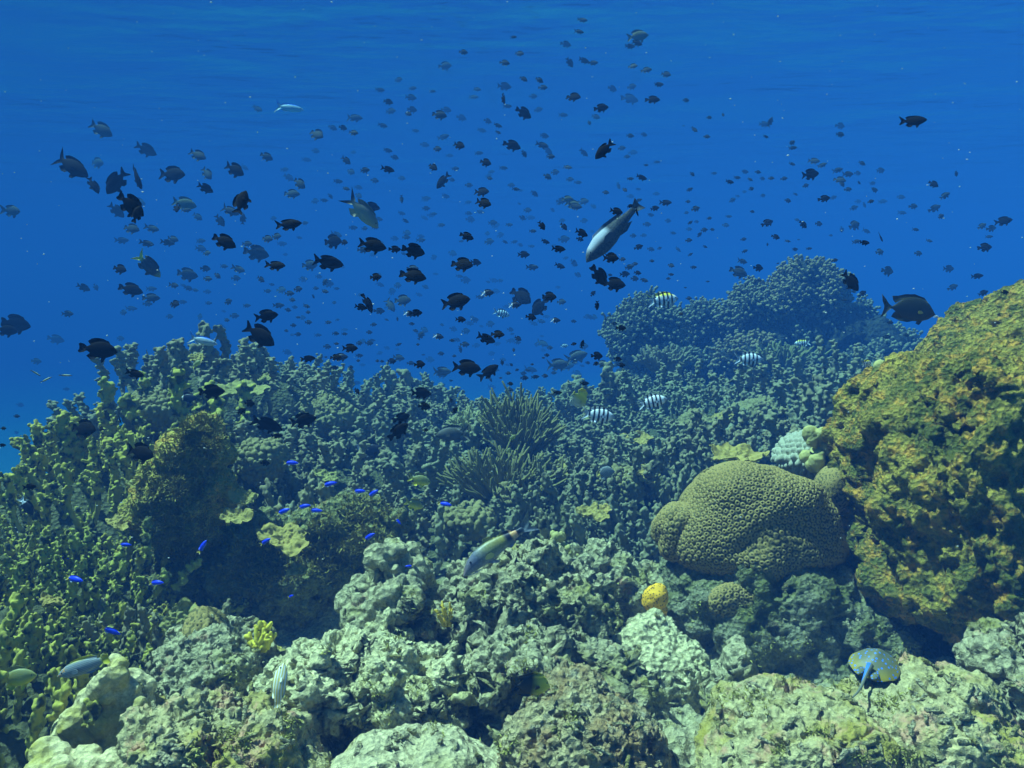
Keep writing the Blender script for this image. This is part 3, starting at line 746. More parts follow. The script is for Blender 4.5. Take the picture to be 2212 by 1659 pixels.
# ================================================================== BRANCHING CORALS
m_branch = coral_mat('olive_branching_coral', (0.10, 0.09, 0.03), (0.34, 0.30, 0.10), None, 60, 0.4, False)
def bush(name, label, u, v_, d, radius, height, n, r, m, seed, forks=2):
    rr = random.Random(seed); paths = []
    for k in range(n):
        t = rr.uniform(0, 6.283); e = math.sqrt(rr.random())
        b = np.array((0.35 * radius * e * math.cos(t), 0.35 * radius * e * math.sin(t), 0.0))
        tip = np.array((radius * e * math.cos(t), radius * e * math.sin(t), height * (1 - 0.55 * e * e) * rr.uniform(0.75, 1.05)))
        L = np.linalg.norm(tip - b)
        pts = []
        for s in np.linspace(0, 1, 8):
            q = b + (tip - b) * s + np.array((0, 0, 0.12 * L * math.sin(s * 3.14))) * (e - 0.3) + np.array((rr.uniform(-1, 1), rr.uniform(-1, 1), rr.uniform(-1, 1))) * r * 0.5
            pts.append((*q, r * (1.25 - 0.55 * s)))
        paths.append(pts)
        for f in range(forks):
            i = rr.randint(3, 6); q = np.array(pts[i][:3]); dirn = (tip - b) / L + np.array((rr.uniform(-1, 1), rr.uniform(-1, 1), rr.uniform(0, .6))) * 0.8
            dirn /= np.linalg.norm(dirn); L2 = L * rr.uniform(0.18, 0.35)
            paths.append([(*(q + dirn * L2 * s + np.array((0, 0, 0.15 * L2 * s))), r * (0.9 - 0.35 * s)) for s in (0, 0.33, 0.66, 1.0)])
    V, F = tubes(paths, 7)
    o = link(name, mesh_np(name, V, F), m); o.location = at(u, v_, d)
    return tag(o, label, 'coral')
bush('branching_coral', 'tall olive staghorn coral bush standing up in the middle of the reef', 1120, 985, 3.3, 0.19, 0.24, 120, 0.0066, m_branch, 1)
bush('branching_coral', 'dark lower staghorn thicket spreading beneath the tall olive bush', 1090, 1080, 2.95, 0.24, 0.19, 120, 0.006, m_branch, 2)
bush('branching_coral', 'pale fan shaped branching coral behind the tall olive bush', 1022, 945, 3.7, 0.13, 0.13, 90, 0.007, coral_mat('pale_branching_coral', (0.28, 0.26, 0.1), (0.42, 0.39, 0.17), None, 60, .4, False), 3)
bush('branching_coral', 'small bright yellow branching coral on the shoulder of the turfy rock', 562, 1400, 1.6, 0.028, 0.05, 16, 0.0062, plain('yellow_coral', (0.80, 0.66, 0.06), 0.7, 0.2), 4, 1)
bush('branching_coral', 'thin yellow fire coral twigs on the side of the knobbly middle rock', 968, 1350, 1.66, 0.03, 0.05, 9, 0.0030, plain('fire_coral', (0.7, 0.5, 0.05), 0.7, 0.2), 5, 2)
bush('branching_coral', 'grey short branched coral at the sergeant fish by the boulder', 1440, 800, 5.4, 0.2, 0.16, 60, 0.014, m_head, 6)
bush('branching_coral', 'yellowish coral sprigs at the foot of the far outcrop, under a striped fish', 1690, 795, 5.3, 0.26, 0.16, 70, 0.011, m_branch, 7)
# nubby corals by the boulder
V, F, c = outline_solid(circ(1742, 985, 62, 46), 2.25, 0.12, 6, 0.9)
V, e = corallites(V, F, 0.014, 0.013, False)
o = link('cauliflower_coral', mesh_np('cauliflower_coral', V, F), coral_mat('white_tipped_coral', (0.24, 0.24, 0.14), (0.50, 0.50, 0.38), None, 60, 0.3, False)); o.location = c
tag(o, 'pale white tipped nubby coral tucked between the honeycomb dome and the boulder', 'coral')
def balls(name, label, u, v_, d, B, m, voxel, seed):
    me = blob_mesh(name, B, voxel, 3, 1); me.materials.append(m)
    V = displace(mesh_arrays(me), tri_arrays(me), [('fbm', 0.025, 0.0028), ('fine', 0.008, 0.0012)], seed)
    me.vertices.foreach_set('co', V.astype(np.float32).ravel()); me.update()
    me.polygons.foreach_set('use_smooth', np.ones(len(me.polygons), bool))
    o = link(name, me); o.location = at(u, v_, d); return tag(o, label, 'coral')
rr = random.Random(4)
m_lump = rock_mat('cream_mounding_coral', (0.70, 0.60, 0.30), (0.46, 0.39, 0.08), (0.40, 0.33, 0.07), 1.1, 0.52, 0.62, 0.5, 0.006)
m_knob = coral_mat('green_knob_coral', (0.34, 0.31, 0.09), (0.46, 0.42, 0.16), None, 80, 0.3, False)
balls('knob_coral', 'smooth round green knobs of coral clinging beside the white tipped coral', 1785, 965, 2.1, [(rr.uniform(-.05, .05), rr.uniform(-.04, .04), rr.uniform(-.05, .04), rr.uniform(.012, .022)) for _ in range(30)], m_knob, 0.003, 1)
balls('knob_coral', 'three fat pale knobs of coral against the open water at the edge of the boulder', 1920, 810, 2.05, [(-.02, 0, .0, .02), (-.022, 0, .022, .016), (.015, 0, -.005, .018), (.035, 0, .0, .014), (.05, 0, .012, .012), (-.03, 0, -.03, .03), (.0, 0, -.03, .03), (.03, 0.01, -.025, .028)], m_knob, 0.003, 2)
def lobes():
    B = []
    for (u, v_, r) in [(262,1455,34),(225,1480,34),(270,1490,40),(200,1510,38),(250,1520,48),(180,1545,44),(235,1560,50),(290,1530,36),(165,1590,50),(215,1600,50),(280,1570,38),(150,1630,44),(195,1640,40),(300,1500,28),(240,1440,22)]:
        q = (at(u, v_, 1.38) - at(220, 1540, 1.38)); B.append((q[0], q[1] + rr.uniform(-.03, .03), q[2], 0.82 * r * 1.38 / FPX))
        for k in range(3):
            a = rr.uniform(0, 6.28); B.append((q[0] + .6 * r * 1.38 / FPX * math.cos(a), q[1] - .012 + rr.uniform(-.02, .01), q[2] + .6 * r * 1.38 / FPX * math.sin(a), r * 1.38 / FPX * rr.uniform(.4, .6)))
    return B
balls('mounding_coral', 'cream lumpy mounding coral with smooth bulging lobes, in front of the grey wrasse', 220, 1540, 1.38, lobes(), m_lump, 0.0035, 3)
balls('mounding_coral', 'low cream lumpy coral at the bottom edge beside the pale peaked slab', 140, 1650, 1.2, [(rr.uniform(-.06, .06), rr.uniform(-.05, .05), rr.uniform(-.05, -.01), rr.uniform(.012, .024)) for _ in range(30)], m_lump, 0.0035, 4)
balls('bead_coral', 'cluster of small round bead like coral tips on the ledge behind the goatfish', 1195, 1215, 2.05, [(rr.gauss(0, .03), rr.gauss(0, .03), abs(rr.gauss(0, .045)) - .02, rr.uniform(.008, .012)) for _ in range(70)], m_knob, 0.0025, 5)
m_sponge, nt, b = new_mat('orange_sponge_skin', 0.8, 0.2)
vo = nt.nodes.new('ShaderNodeTexVoronoi'); nt.links.new(coords(nt), vo.inputs['Vector']); vo.inputs['Scale'].default_value = 190
nt.links.new(ramp(nt, [(0.24, (0.12, 0.06, 0.01)), (0.36, (0.95, 0.50, 0.03))], vo.outputs['Distance']).outputs[0], b.inputs['Base Color'])
balls('orange_sponge', 'round bright orange sponge dotted with dark pores beside the shaded overhang', 1416, 1290, 1.86,
      [(0, 0, 0, .028), (.004, 0, .006, .025), (-.004, .0, -.01, .025), (0.006, 0, -.03, .02), (0.01, .01, -.05, .02)], m_sponge, 0.003, 6)['category'] = 'sponge'

# ================================================================== PLATE CORALS
m_plate = coral_mat('pale_plate_coral', (0.22, 0.205, 0.06), (0.36, 0.33, 0.10), None, 70, 0.6)
def plate(label, u, v_, d, w, tilt, roll, seed, cup=0.15, frac=1.0):
    rr = random.Random(seed); nr, nt_ = 22, 96
    rad = w * d / FPX / 2
    ph = [rr.uniform(0, 6.28) for _ in range(5)]
    V, F = [], []
    for side in (0, 1):
        for i in range(nr + 1):
            for j in range(nt_):
                t = 6.2832 * j / nt_; q = i / nr
                edge = 1 + 0.16 * math.sin(2 * t + ph[0]) + 0.12 * math.sin(3 * t + ph[1]) + 0.08 * math.sin(7 * t + ph[2]) + 0.05 * math.sin(13 * t + ph[4])
                x, y = rad * q * edge * math.cos(t), rad * q * edge * math.sin(t) * 0.85
                z = rad * (cup * q * q + 0.09 * q * q * math.sin(4 * t + ph[3]) + 0.025 * math.sin(x / rad * 9 + ph[4]) * math.cos(y / rad * 8))
                th = 0.0045 * (1 - 0.6 * q ** 6)
                V.append((x, y, z + (th if side == 0 else -th - 0.35 * rad * max(0, 0.25 - q))))
    K = (nr + 1) * nt_
    for side in (0, 1):
        for i in range(nr):
            for j in range(nt_):
                a = side * K + i * nt_ + j; b = side * K + i * nt_ + (j + 1) % nt_
                f = (a, b, b + nt_, a + nt_); F.append(f if side == 1 else f[::-1])
    for j in range(nt_):
        a, b = nr * nt_ + j, nr * nt_ + (j + 1) % nt_; F.append((a, b, b + K, a + K))
    V = np.array(V); top = np.arange(len(V)) < K
    V[:, 2] += np.where(top, 1, 0.5) * (0.009 * fbm(V / 0.03 + seed, 4) + 0.004 * fbm(V / 0.010 + seed, 2))
    o = link('plate_coral', mesh_np('plate_coral', V, np.array(F)), m_plate)
    o.location = at(u, v_, d); o.rotation_euler = (tilt * 0.8, roll, 0)
    return tag(o, label, 'coral')
def surf_d(u, v_, off=0.12):
    h = hit(u, v_); return max(1.1, (h[2] if h else 3.5) - off)
PL = [
 (520, 845, 100, .35, .1, 'broad layered plate coral across the shoulder of the coral hill'),
 (572, 820, 46, .5, -.3, 'curled ring edged plate coral on the coral hill'),
 (425, 775, 36, .6, .2, 'small upright plate coral near the top of the coral hill, over a yellow fish'),
 (525, 1078, 52, .5, .2, 'pale plate coral above the shaded wall, uppermost of three there'),
 (512, 1118, 66, .6, -.1, 'pale rounded plate coral above the shaded wall, with a scalloped rim'),
 (615, 1165, 100, .6, .15, 'pitted yellow plate coral on the shaded wall, a blue damselfish over it'),
 (640, 1235, 40, .8, .1, 'little tongue shaped plate coral low on the shaded wall'),
 (255, 1130, 50, .5, .2, 'small yellow plate coral beside the dark algae pillar'),
 (705, 1030, 46, .5, .3, 'leafy plate coral between three blue damselfish'),
 (1228, 1030, 80, .7, .3, 'grey shelf of plate coral in the shadow beside the staghorn thicket'),
 (1280, 1110, 60, .5, .1, 'leafy grey plate coral below the checkered butterflyfish'),
 (1305, 1100, 34, .6, -.2, 'small curled plate coral touching the leafy grey one'),
 (1100, 1190, 86, .3, .1, 'flat pale plate coral right under the goatfish'),
 (1590, 985, 110, .35, .1, 'wide flat plate coral just above the honeycomb dome'),
 (1645, 965, 34, .6, .2, 'little frilled plate coral beside the wide flat one'),
 (1375, 950, 64, .4, .1, 'pale plate coral under the lower striped sergeant fish'),
 (1290, 905, 60, .3, .1, 'thin plate coral beneath the upper side of the striped sergeant fish'),
 (1480, 960, 50, .5, .3, 'tilted plate coral half way along the slope to the honeycomb dome'),
 (1450, 720, 60, .3, .1, 'blue grey plate coral on the face of the far outcrop'),
 (395, 1345, 90, 1.1, .5, 'tall curved leaf of plate coral behind the rounded turfy rock'),
 (340, 1525, 52, .9, -.4, 'bright leaf shaped plate coral beside the lumpy mounding coral'),
 (110, 1300, 44, .5, .2, 'small green plate coral among the near finger corals'),
 (600, 1415, 44, .4, 0, 'smooth grey plate coral at the edge of the rubble behind the tan striped fish'),

 (690, 985, 44, .5, .2, 'small leafy plate coral below the pair of black damselfish'),
 (1560, 905, 50, .5, -.2, 'angled plate coral on the far slope beyond the honeycomb dome'),
 (1400, 1030, 54, .6, .3, 'scalloped plate coral on the lower slope beside the honeycomb lobe'),
 (770, 950, 40, .6, .1, 'little plate coral near the white tailed chromis'),
 (300, 1050, 44, .6, .2, 'olive plate coral at the open water side of the algae pillar'),
 (1180, 1060, 46, .5, .2, 'plate coral ledge under the staghorn thicket'),
]
for k, (u, v_, w, tl, rl, lab) in enumerate(PL):
    d = {1590: 2.35, 395: 1.75, 340: 1.42, 1100: 2.25, 600: 1.72, 1450: 6.2, 615: 2.15, 525: 2.2, 512: 2.15, 640: 2.15}.get(u) or surf_d(u, v_, 0.32)
    plate(lab, u, v_, d, w, tl, rl, 200 + k)

all_trees = [tree_of(o) for o in col.objects if o.type == 'MESH' and o.name.split('.')[0] in ('rock', 'boulder', 'honeycomb_coral', 'mounding_coral', 'coral_bommie')]
def first_hit(u, v_):
    dvec = Vector(at(u, v_, 1.0) - CAM).normalized(); best = 99.0
    for t in all_trees + [bvh]:
        loc, _, _, dist = t.ray_cast(Vector(CAM), dvec, 12.0)
        if loc is not None: best = min(best, float((np.array(loc) - CAM) @ FW))
    return best
def in_front(u, v_, L, d, gap=0.1):
    """the distance d, or less where something solid stands in the way of any end of the thing"""
    m = min(first_hit(u + a * L, v_ + b * L) for a in (-.5, -.25, 0, .25, .5) for b in (-.25, 0, .25))
    return max(0.7, min(d, m - gap))

# broken coral sticks and chips lying over the rubble, and olive turf on the rocks
def strew(n, vmin, vmax):
    paths = []
    for _ in range(n):
        u, v_ = random.uniform(300, 2212), random.uniform(vmin, vmax)
        dvec = Vector(at(u, v_, 1.0) - CAM).normalized(); best = None
        for t in strew_trees:
            loc, nor, _, dist = t.ray_cast(Vector(CAM), dvec, 2.6)
            if loc is not None and (best is None or dist < best[2]): best = (np.array(loc), np.array(nor), dist)
        if best is None or best[1][2] < 0.35: continue
        p, nn = best[0], best[1]; L = random.uniform(0.006, 0.028); r = random.uniform(0.0016, 0.0042)
        t = rng.normal(size=3); t -= nn * (t @ nn); t /= np.linalg.norm(t) + 1e-9; b_ = np.cross(nn, t)
        bendy = random.uniform(-.3, .3)
        paths.append([(*(p + nn * r * 0.6 + t * L * (q - .5) + b_ * bendy * L * q * q), r * random.uniform(.75, 1.2)) for q in (0, .33, .66, 1)])
    V, F = tubes(paths, 6)
    V = V + 0.0012 * np.stack([fbm(V / 0.006 + k, 2) for k in (0, 7, 13)], 1)
    tag(link('rubble_chips', mesh_np('rubble_chips', V, F), rock_mat('pale_coral_chips', (0.66, 0.60, 0.34), (0.42, 0.38, 0.12), (0.45, 0.3, 0.2), 3)), 'small broken sticks and chips of dead coral strewn over the rubble', 'rubble', kind='stuff')
strew_trees = [t for t in all_trees] + [bvh]
strew(420, 1330, 1659)
rock_trees = strew_trees
turf('algae_turf', 'short olive algae turf in patches on the pale rocks and rubble',
     [(random.uniform(320, 2150), random.uniform(1270, 1640), random.uniform(8, 26), random.uniform(6, 16)) for _ in range(45)], 1.5, 1500, None, plain('olive_algae', (0.40, 0.38, 0.09), 0.9, 0.1, 0.4, 40), 0.5)

# ================================================================== FISH
def smooth_prof(pts, xs):
    p = sorted(pts); x = np.array([q[0] for q in p]); z = np.array([q[1] for q in p])
    fx = np.linspace(x[0], x[-1], 400); fz = np.interp(fx, x, z)
    k = np.hanning(31); k /= k.sum()
    fz2 = np.convolve(np.concatenate([np.full(15, fz[0]), fz, np.full(15, fz[-1])]), k, 'valid')
    fz2[:6] = fz[:6]; fz2[-6:] = fz[-6:]
    return np.interp(xs, fx, fz2)
def fish_mesh(name, top, bot, wid, fins, nst=34, seg=14, bend=0.0, scale_bumps=False):
    """length 1 along x, nose at +0.5: lofted body and thin fins in one mesh"""
    x0, x1 = min(p[0] for p in top), max(p[0] for p in top)
    xs = x0 + (x1 - x0) * (0.5 - 0.5 * np.cos(np.linspace(0, math.pi, nst)))
    T, B_, W = smooth_prof(top, xs), smooth_prof(bot, xs), smooth_prof(wid, xs)
    V, F = [], []
    for i in range(nst):
        mid, hh = (T[i] + B_[i]) / 2, max((T[i] - B_[i]) / 2, 0.004)
        for j in range(seg):
            a = 6.2832 * j / seg; c = math.cos(a)
            V.append((xs[i], max(W[i], 0.003) * math.copysign(abs(c) ** 1.15, c), mid + hh * math.sin(a)))
    for i in range(nst - 1):
        for j in range(seg):
            a, b = i * seg + j, i * seg + (j + 1) % seg
            F.append((a, b, b + seg, a + seg))
    F = [list(f) for f in F]
    F.append(list(range(seg))[::-1]); F.append(list(range((nst - 1) * seg, nst * seg)))
    for fin in fins:
        poly = [Vector((p[0], p[1], 0)) for p in fin[0]]; off = fin[1] if len(fin) > 1 else 0.0; th = 0.006
        tris = tessellate_polygon([poly]); n = len(poly); b = len(V)
        for s in (1, -1):
            for p in poly: V.append((p.x, off * (1 if off >= 0 else 1) + s * th, p.y))
        for t in tris:
            F.append([b + t[0], b + t[1], b + t[2]]); F.append([b + n + t[2], b + n + t[1], b + n + t[0]])
        for k in range(n): F.append([b + k, b + (k + 1) % n, b + n + (k + 1) % n, b + n + k])
    V = np.array(V)
    V[:, 1] += bend * np.where(V[:, 0] < 0.1, (V[:, 0] - 0.1) ** 2, 0)
    me = bpy.data.meshes.new(name); me.from_pydata(V.tolist(), [], F); 
    me.polygons.foreach_set('use_smooth', np.ones(len(me.polygons), bool)); me.update()
    return me
def mirror(fs): return fs
TAIL_F = [(-.27, .045), (-.35, .10), (-.47, .17), (-.5, .155), (-.44, .05), (-.42, 0), (-.44, -.05), (-.5, -.145), (-.47, -.16), (-.35, -.09), (-.27, -.04)]
TAIL_R = [(-.27, .045), (-.36, .11), (-.46, .13), (-.5, .10), (-.475, .03), (-.47, -.02), (-.5, -.09), (-.46, -.12), (-.36, -.10), (-.27, -.04)]
TAIL_D = [(-.24, .035), (-.33, .10), (-.5, .25), (-.42, .07), (-.36, 0), (-.42, -.06), (-.5, -.22), (-.33, -.09), (-.24, -.03)]
def scaled(poly, sx=1, sz=1, dx=0, dz=0): return [(x * sx + dx, z * sz + dz) for x, z in poly]
D_TOP = [(.5, .0), (.46, .05), (.38, .115), (.25, .17), (.1, .195), (-.05, .175), (-.18, .115), (-.26, .06), (-.31, .05)]
D_BOT = [(.5, -.01), (.46, -.045), (.38, -.10), (.25, -.155), (.1, -.18), (-.05, -.16), (-.18, -.10), (-.26, -.05), (-.31, -.045)]
D_WID = [(.5, .01), (.4, .055), (.25, .078), (.1, .075), (-.1, .045), (-.25, .018), (-.31, .012)]
DORSAL = [(.30, .14), (.24, .21), (.17, .225), (.1, .25), (0, .255), (-.1, .25), (-.2, .225), (-.28, .165), (-.24, .12), (-.19, .09), (-.05, .13), (.1, .16)]
ANAL = [(.0, -.15), (-.06, -.22), (-.15, -.235), (-.27, -.16), (-.22, -.11), (-.17, -.08), (-.08, -.11)]
PELV = [(.24, -.13), (.17, -.25), (.12, -.27), (.10, -.2), (.12, -.15)]
def dam(name, hz=1.0, tail=TAIL_F, bend=0.0, open_=1.0):
    hz *= 1.16; tail = scaled(tail, 1, 1.12)
    s = lambda P: [(x, z * hz) for x, z in P]
    return fish_mesh(name, s(D_TOP), s(D_BOT), D_WID, [(s(scaled(DORSAL, 1, open_)),), (s(ANAL),), (s(PELV), 0.02), (s(PELV), -0.02), (tail,)], bend=bend)
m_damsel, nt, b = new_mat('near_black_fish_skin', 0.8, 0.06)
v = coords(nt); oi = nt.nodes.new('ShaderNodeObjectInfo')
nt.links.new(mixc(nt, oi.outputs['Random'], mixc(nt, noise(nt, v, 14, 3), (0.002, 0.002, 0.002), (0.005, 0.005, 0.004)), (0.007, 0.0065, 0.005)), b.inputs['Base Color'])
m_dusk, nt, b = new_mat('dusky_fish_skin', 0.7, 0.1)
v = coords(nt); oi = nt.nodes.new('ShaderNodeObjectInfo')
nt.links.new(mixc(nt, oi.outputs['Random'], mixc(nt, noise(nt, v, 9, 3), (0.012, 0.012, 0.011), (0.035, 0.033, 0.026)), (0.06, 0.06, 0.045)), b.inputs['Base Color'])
m_eye = plain('fish_eye_black', (0.004, 0.004, 0.005), 0.15, 0.6, 0.1)
m_iris = plain('fish_eye_rim', (0.12, 0.11, 0.06), 0.4, 0.4, 0.2)
dam_black = [dam('damselfish', 1.0, TAIL_F, 0.0), dam('damselfish', 1.0, TAIL_R, 0.35), dam('damselfish', 0.9, TAIL_F, -0.4, 0.85), dam('damselfish', 1.12, TAIL_R, 0.15), dam('damselfish', 0.82, TAIL_D, 0.3, 0.9)]
for m_ in dam_black: m_.materials.append(m_damsel)
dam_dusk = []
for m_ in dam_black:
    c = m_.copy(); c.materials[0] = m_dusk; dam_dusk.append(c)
SV, SF = ico(2)
eye_me = mesh_np('eye', SV * (1, 0.5, 1), SF); eye_me.materials.append(m_eye)
pec_me = bpy.data.meshes.new('pectoral_fin')
_pp = [(0, .01), (-.05, .045), (-.12, .04), (-.15, .0), (-.12, -.035), (-.05, -.03), (0, -.012)]
pec_me.from_pydata([(x, 0.004 + 0.25 * abs(x), z) for x, z in _pp] + [(x, -0.004 + 0.25 * abs(x), z) for x, z in _pp], [], [list(range(7))[::-1], list(range(7, 14))] + [[k, (k + 1) % 7, 7 + (k + 1) % 7, 7 + k] for k in range(7)])
def face_parts(o, ex=.385, ez=.035, ey=.047, er=.02, px=.2, pz=-.03, py=.07, pm=None, psize=1.0, eyes=True):
    """eyes and pectoral fins as parts of a fish"""
    for s in (1, -1):
        if eyes:
            e = bpy.data.objects.new('eye', eye_me); col.objects.link(e); e.parent = o
            e.location = (ex, s * ey, ez); e.scale = (er, er, er)
        pf = pec_me if pm is None else pm
        p = bpy.data.objects.new('pectoral_fin', pf); col.objects.link(p); p.parent = o
        p.location = (px, s * py, pz); p.scale = (psize, s * psize, psize)
def pec_of(m):
    c = pec_me.copy(); c.materials.clear(); c.materials.append(m); return c
pec_black = pec_of(m_damsel)
def pose(o, u, v_, d, len_px, ang, yaw=0.0, roll=0.0):
    """len_px: length as seen; ang: where the nose points, 0 = right, 90 = down; yaw: turned away from (+) or towards (-) the viewer"""
    a = R(ang); h = math.cos(a) * RT - math.sin(a) * UP
    z = math.sin(a) * RT + math.cos(a) * UP
    if math.cos(a) < -0.05: z = -z
    y = np.cross(z, h)
    X = math.cos(R(yaw)) * h + math.sin(R(yaw)) * FW; X /= np.linalg.norm(X)
    Z = z - X * (z @ X); Z /= np.linalg.norm(Z)
    if roll:
        Yt = np.cross(Z, X); Z = Z * math.cos(R(roll)) + Yt * math.sin(R(roll))
    Y = np.cross(Z, X)
    s = len_px / FPX * d / max(0.3, math.cos(R(yaw)))
    p = at(u, v_, d)
    M = Matrix.Identity(4)
    for i in range(3):
        M[i][0], M[i][1], M[i][2], M[i][3] = X[i] * s, Y[i] * s, Z[i] * s, p[i]
    o.matrix_world = M
    return o

# ---- the school, read off the photograph: x y length heading darkness (k near black .. v barely seen), in six tiles
S_A = """655 840 165 30 m;945 970 130 25 m;1280 1005 125 25 m;460 1075 270 32 d;627 1055 115 10 f;605 1200 130 58 d;755 1180 200 133 d;885 1150 180 62 d;1115 1130 190 5 d;1340 1125 105 50 m;1520 1100 150 30 d;1330 1220 100 25 d;1725 1015 95 25 m;2050 870 110 30 m;1670 705 75 30 f;1940 1190 100 40 m;1890 1255 110 5 m;75 1365 150 10 m;845 1330 210 40 k;885 1388 120 -65 k;890 1310 110 15 f;755 1365 110 45 m;1205 1360 70 0 m;1145 1345 70 80 d;1280 1405 75 35 f;1425 1430 90 55 m;1490 1365 130 25 m;1565 1310 170 -78 k;1575 1420 70 -80 m;1870 1455 165 -10 k;1450 1565 170 25 k;850 1480 120 15 m;985 1480 100 15 m;790 1557 90 0 f;950 1577 90 10 m;1085 1572 85 10 m;1120 1550 80 15 m;1300 1560 70 0 f;1600 1580 70 0 m;1730 1547 85 10 m;1790 1532 75 0 m;1300 1610 80 10 f;1340 1640 60 0 m;1660 1640 150 10 m;2155 1565 130 0 d;2180 1520 80 20 f;2045 978 55 10 v;1985 1035 60 0 v;1845 1098 55 0 v;1585 1085 60 35 v;1870 1150 75 30 v;2190 1175 60 0 f;2040 1303 60 0 v;2100 1298 50 0 f;2140 1272 40 50 f;1770 1415 50 0 v;1940 1540 40 10 v;1975 1445 50 0 f;2155 828 60 25 f"""
S_B = """1560 130 70 5 m;1540 205 65 5 m;1115 240 45 -5 m;1455 287 70 5 f;1868 300 70 0 m;1915 280 70 10 m;790 338 60 5 m;1153 347 62 15 m;1057 407 68 5 m;670 428 90 0 v;1478 405 70 55 m;1570 392 75 10 m;1630 407 65 5 m;1887 428 62 5 m;1975 453 75 -5 m;2102 482 65 20 m;370 517 55 0 v;250 583 65 5 f;460 572 60 0 v;590 592 45 -5 f;878 578 58 20 f;1180 512 58 30 m;1282 520 58 30 m;1055 560 95 5 f;1305 567 62 0 m;2055 548 68 -8 m;1755 575 62 10 f;1880 562 60 -5 f;450 632 75 5 f;303 660 65 12 m;855 628 70 5 f;1047 640 75 75 d;1075 688 60 -5 f;1243 624 55 0 v;1500 627 100 15 d;2015 645 98 5 d;1870 640 115 5 f;320 720 70 0 f;458 710 60 0 f;433 738 50 20 m;680 712 65 0 v;635 745 98 10 m;1180 732 108 25 d;1275 710 60 -5 v;1437 745 65 0 f;1682 700 97 -5 d;1648 757 58 20 f;1605 795 35 70 m;85 763 110 5 f;268 813 65 15 f;777 763 65 12 v;948 785 52 15 f;1012 813 58 10 m;1015 858 40 30 m;910 845 62 15 v;480 847 52 8 v;10 828 50 10 m;78 860 65 10 m;660 888 80 -20 f;762 942 82 25 d;1105 942 118 15 d;1300 940 88 15 m;1315 880 60 0 f;1870 880 52 5 m;1960 873 46 5 f;540 938 60 5 v;620 965 60 8 m;300 975 58 5 f;890 992 58 -5 f;1183 997 50 55 m;1815 960 52 -2 f;1888 988 62 -2 v;1700 972 150 136 k;1570 990 70 40 f;1355 1015 58 0 m;700 1008 55 0 v;345 1020 50 8 f;30 1040 75 40 m;933 1053 80 20 d;1850 1015 44 0 f;592 1082 75 40 d;300 1097 90 15 d;152 1103 66 0 m;60 1112 65 30 f;740 1093 45 -10 f;1050 1088 58 0 f;1465 1083 62 15 m;1383 1116 58 0 f;970 1113 50 0 v;1973 1070 32 0 m;2043 1050 42 0 f;1335 1145 58 25 m;960 1155 42 15 m;390 1155 55 12 v;215 1170 55 12 f;655 1172 120 131 d;715 1165 40 10 f;1943 1150 78 15 d;1872 1158 44 0 m;1480 1162 50 5 f;1532 1182 52 2 f;110 1215 55 8 v;30 1222 55 15 m;825 1200 55 5 f;908 1243 100 5 d;1100 1200 50 5 f;1130 1225 50 5 m;1250 1255 58 35 f;1712 1247 45 12 m;1795 1205 48 75 f;1835 1230 38 45 m;1922 1225 38 0 v;110 1268 55 35 f;390 1290 55 88 m;550 1285 60 5 v;920 1315 108 20 k;675 1270 55 10 v;1873 1272 50 0 v;1925 1297 45 -15 m;2040 1255 45 0 v;820 1310 52 -3 v;1422 1303 62 0 f;1565 1305 75 2 f;1515 1337 88 12 m;1632 1337 45 40 v;2100 1313 75 5 d;2030 1350 62 -15 d;548 1350 52 -5 f;1205 1362 55 5 f;825 1383 50 2 v;2003 1392 50 -2 f;1780 1370 88 15 k;1912 1370 65 70 k;1870 1335 40 -20 k;835 1422 60 0 v;1173 1412 48 25 f;240 1418 60 15 f;415 1430 45 25 f;2115 1430 45 0 v;1570 1430 50 0 v;980 1443 62 -2 f;1980 1453 55 0 f;645 1458 55 5 f;75 1475 58 -5 f;150 1480 45 0 f;220 1475 50 -5 f;1297 1462 70 55 k;1440 1468 62 50 d;1240 1497 48 0 m;2150 1510 42 5 f;1555 1510 90 20 k;1545 1550 50 15 d;810 1532 100 20 k;1890 1527 45 0 f;1957 1525 45 0 v;420 1537 55 0 f;345 1545 52 0 v;515 1530 50 5 v;1320 1565 62 15 d;1440 1550 80 -3 f;955 1565 70 0 f;1060 1567 40 25 f;515 1555 60 0 f;1405 1612 95 5 k;1925 1600 62 -20 d;1232 1595 40 0 v;2005 1615 50 10 f;2060 1608 30 -10 f;2180 1615 45 45 f;200 1590 180 10 k;345 1615 80 0 k;465 1625 150 12 k;140 1620 70 0 m;15 1570 60 10 d;1180 1650 80 0 d;1745 1655 75 0 k;195 1340 110 10 d"""
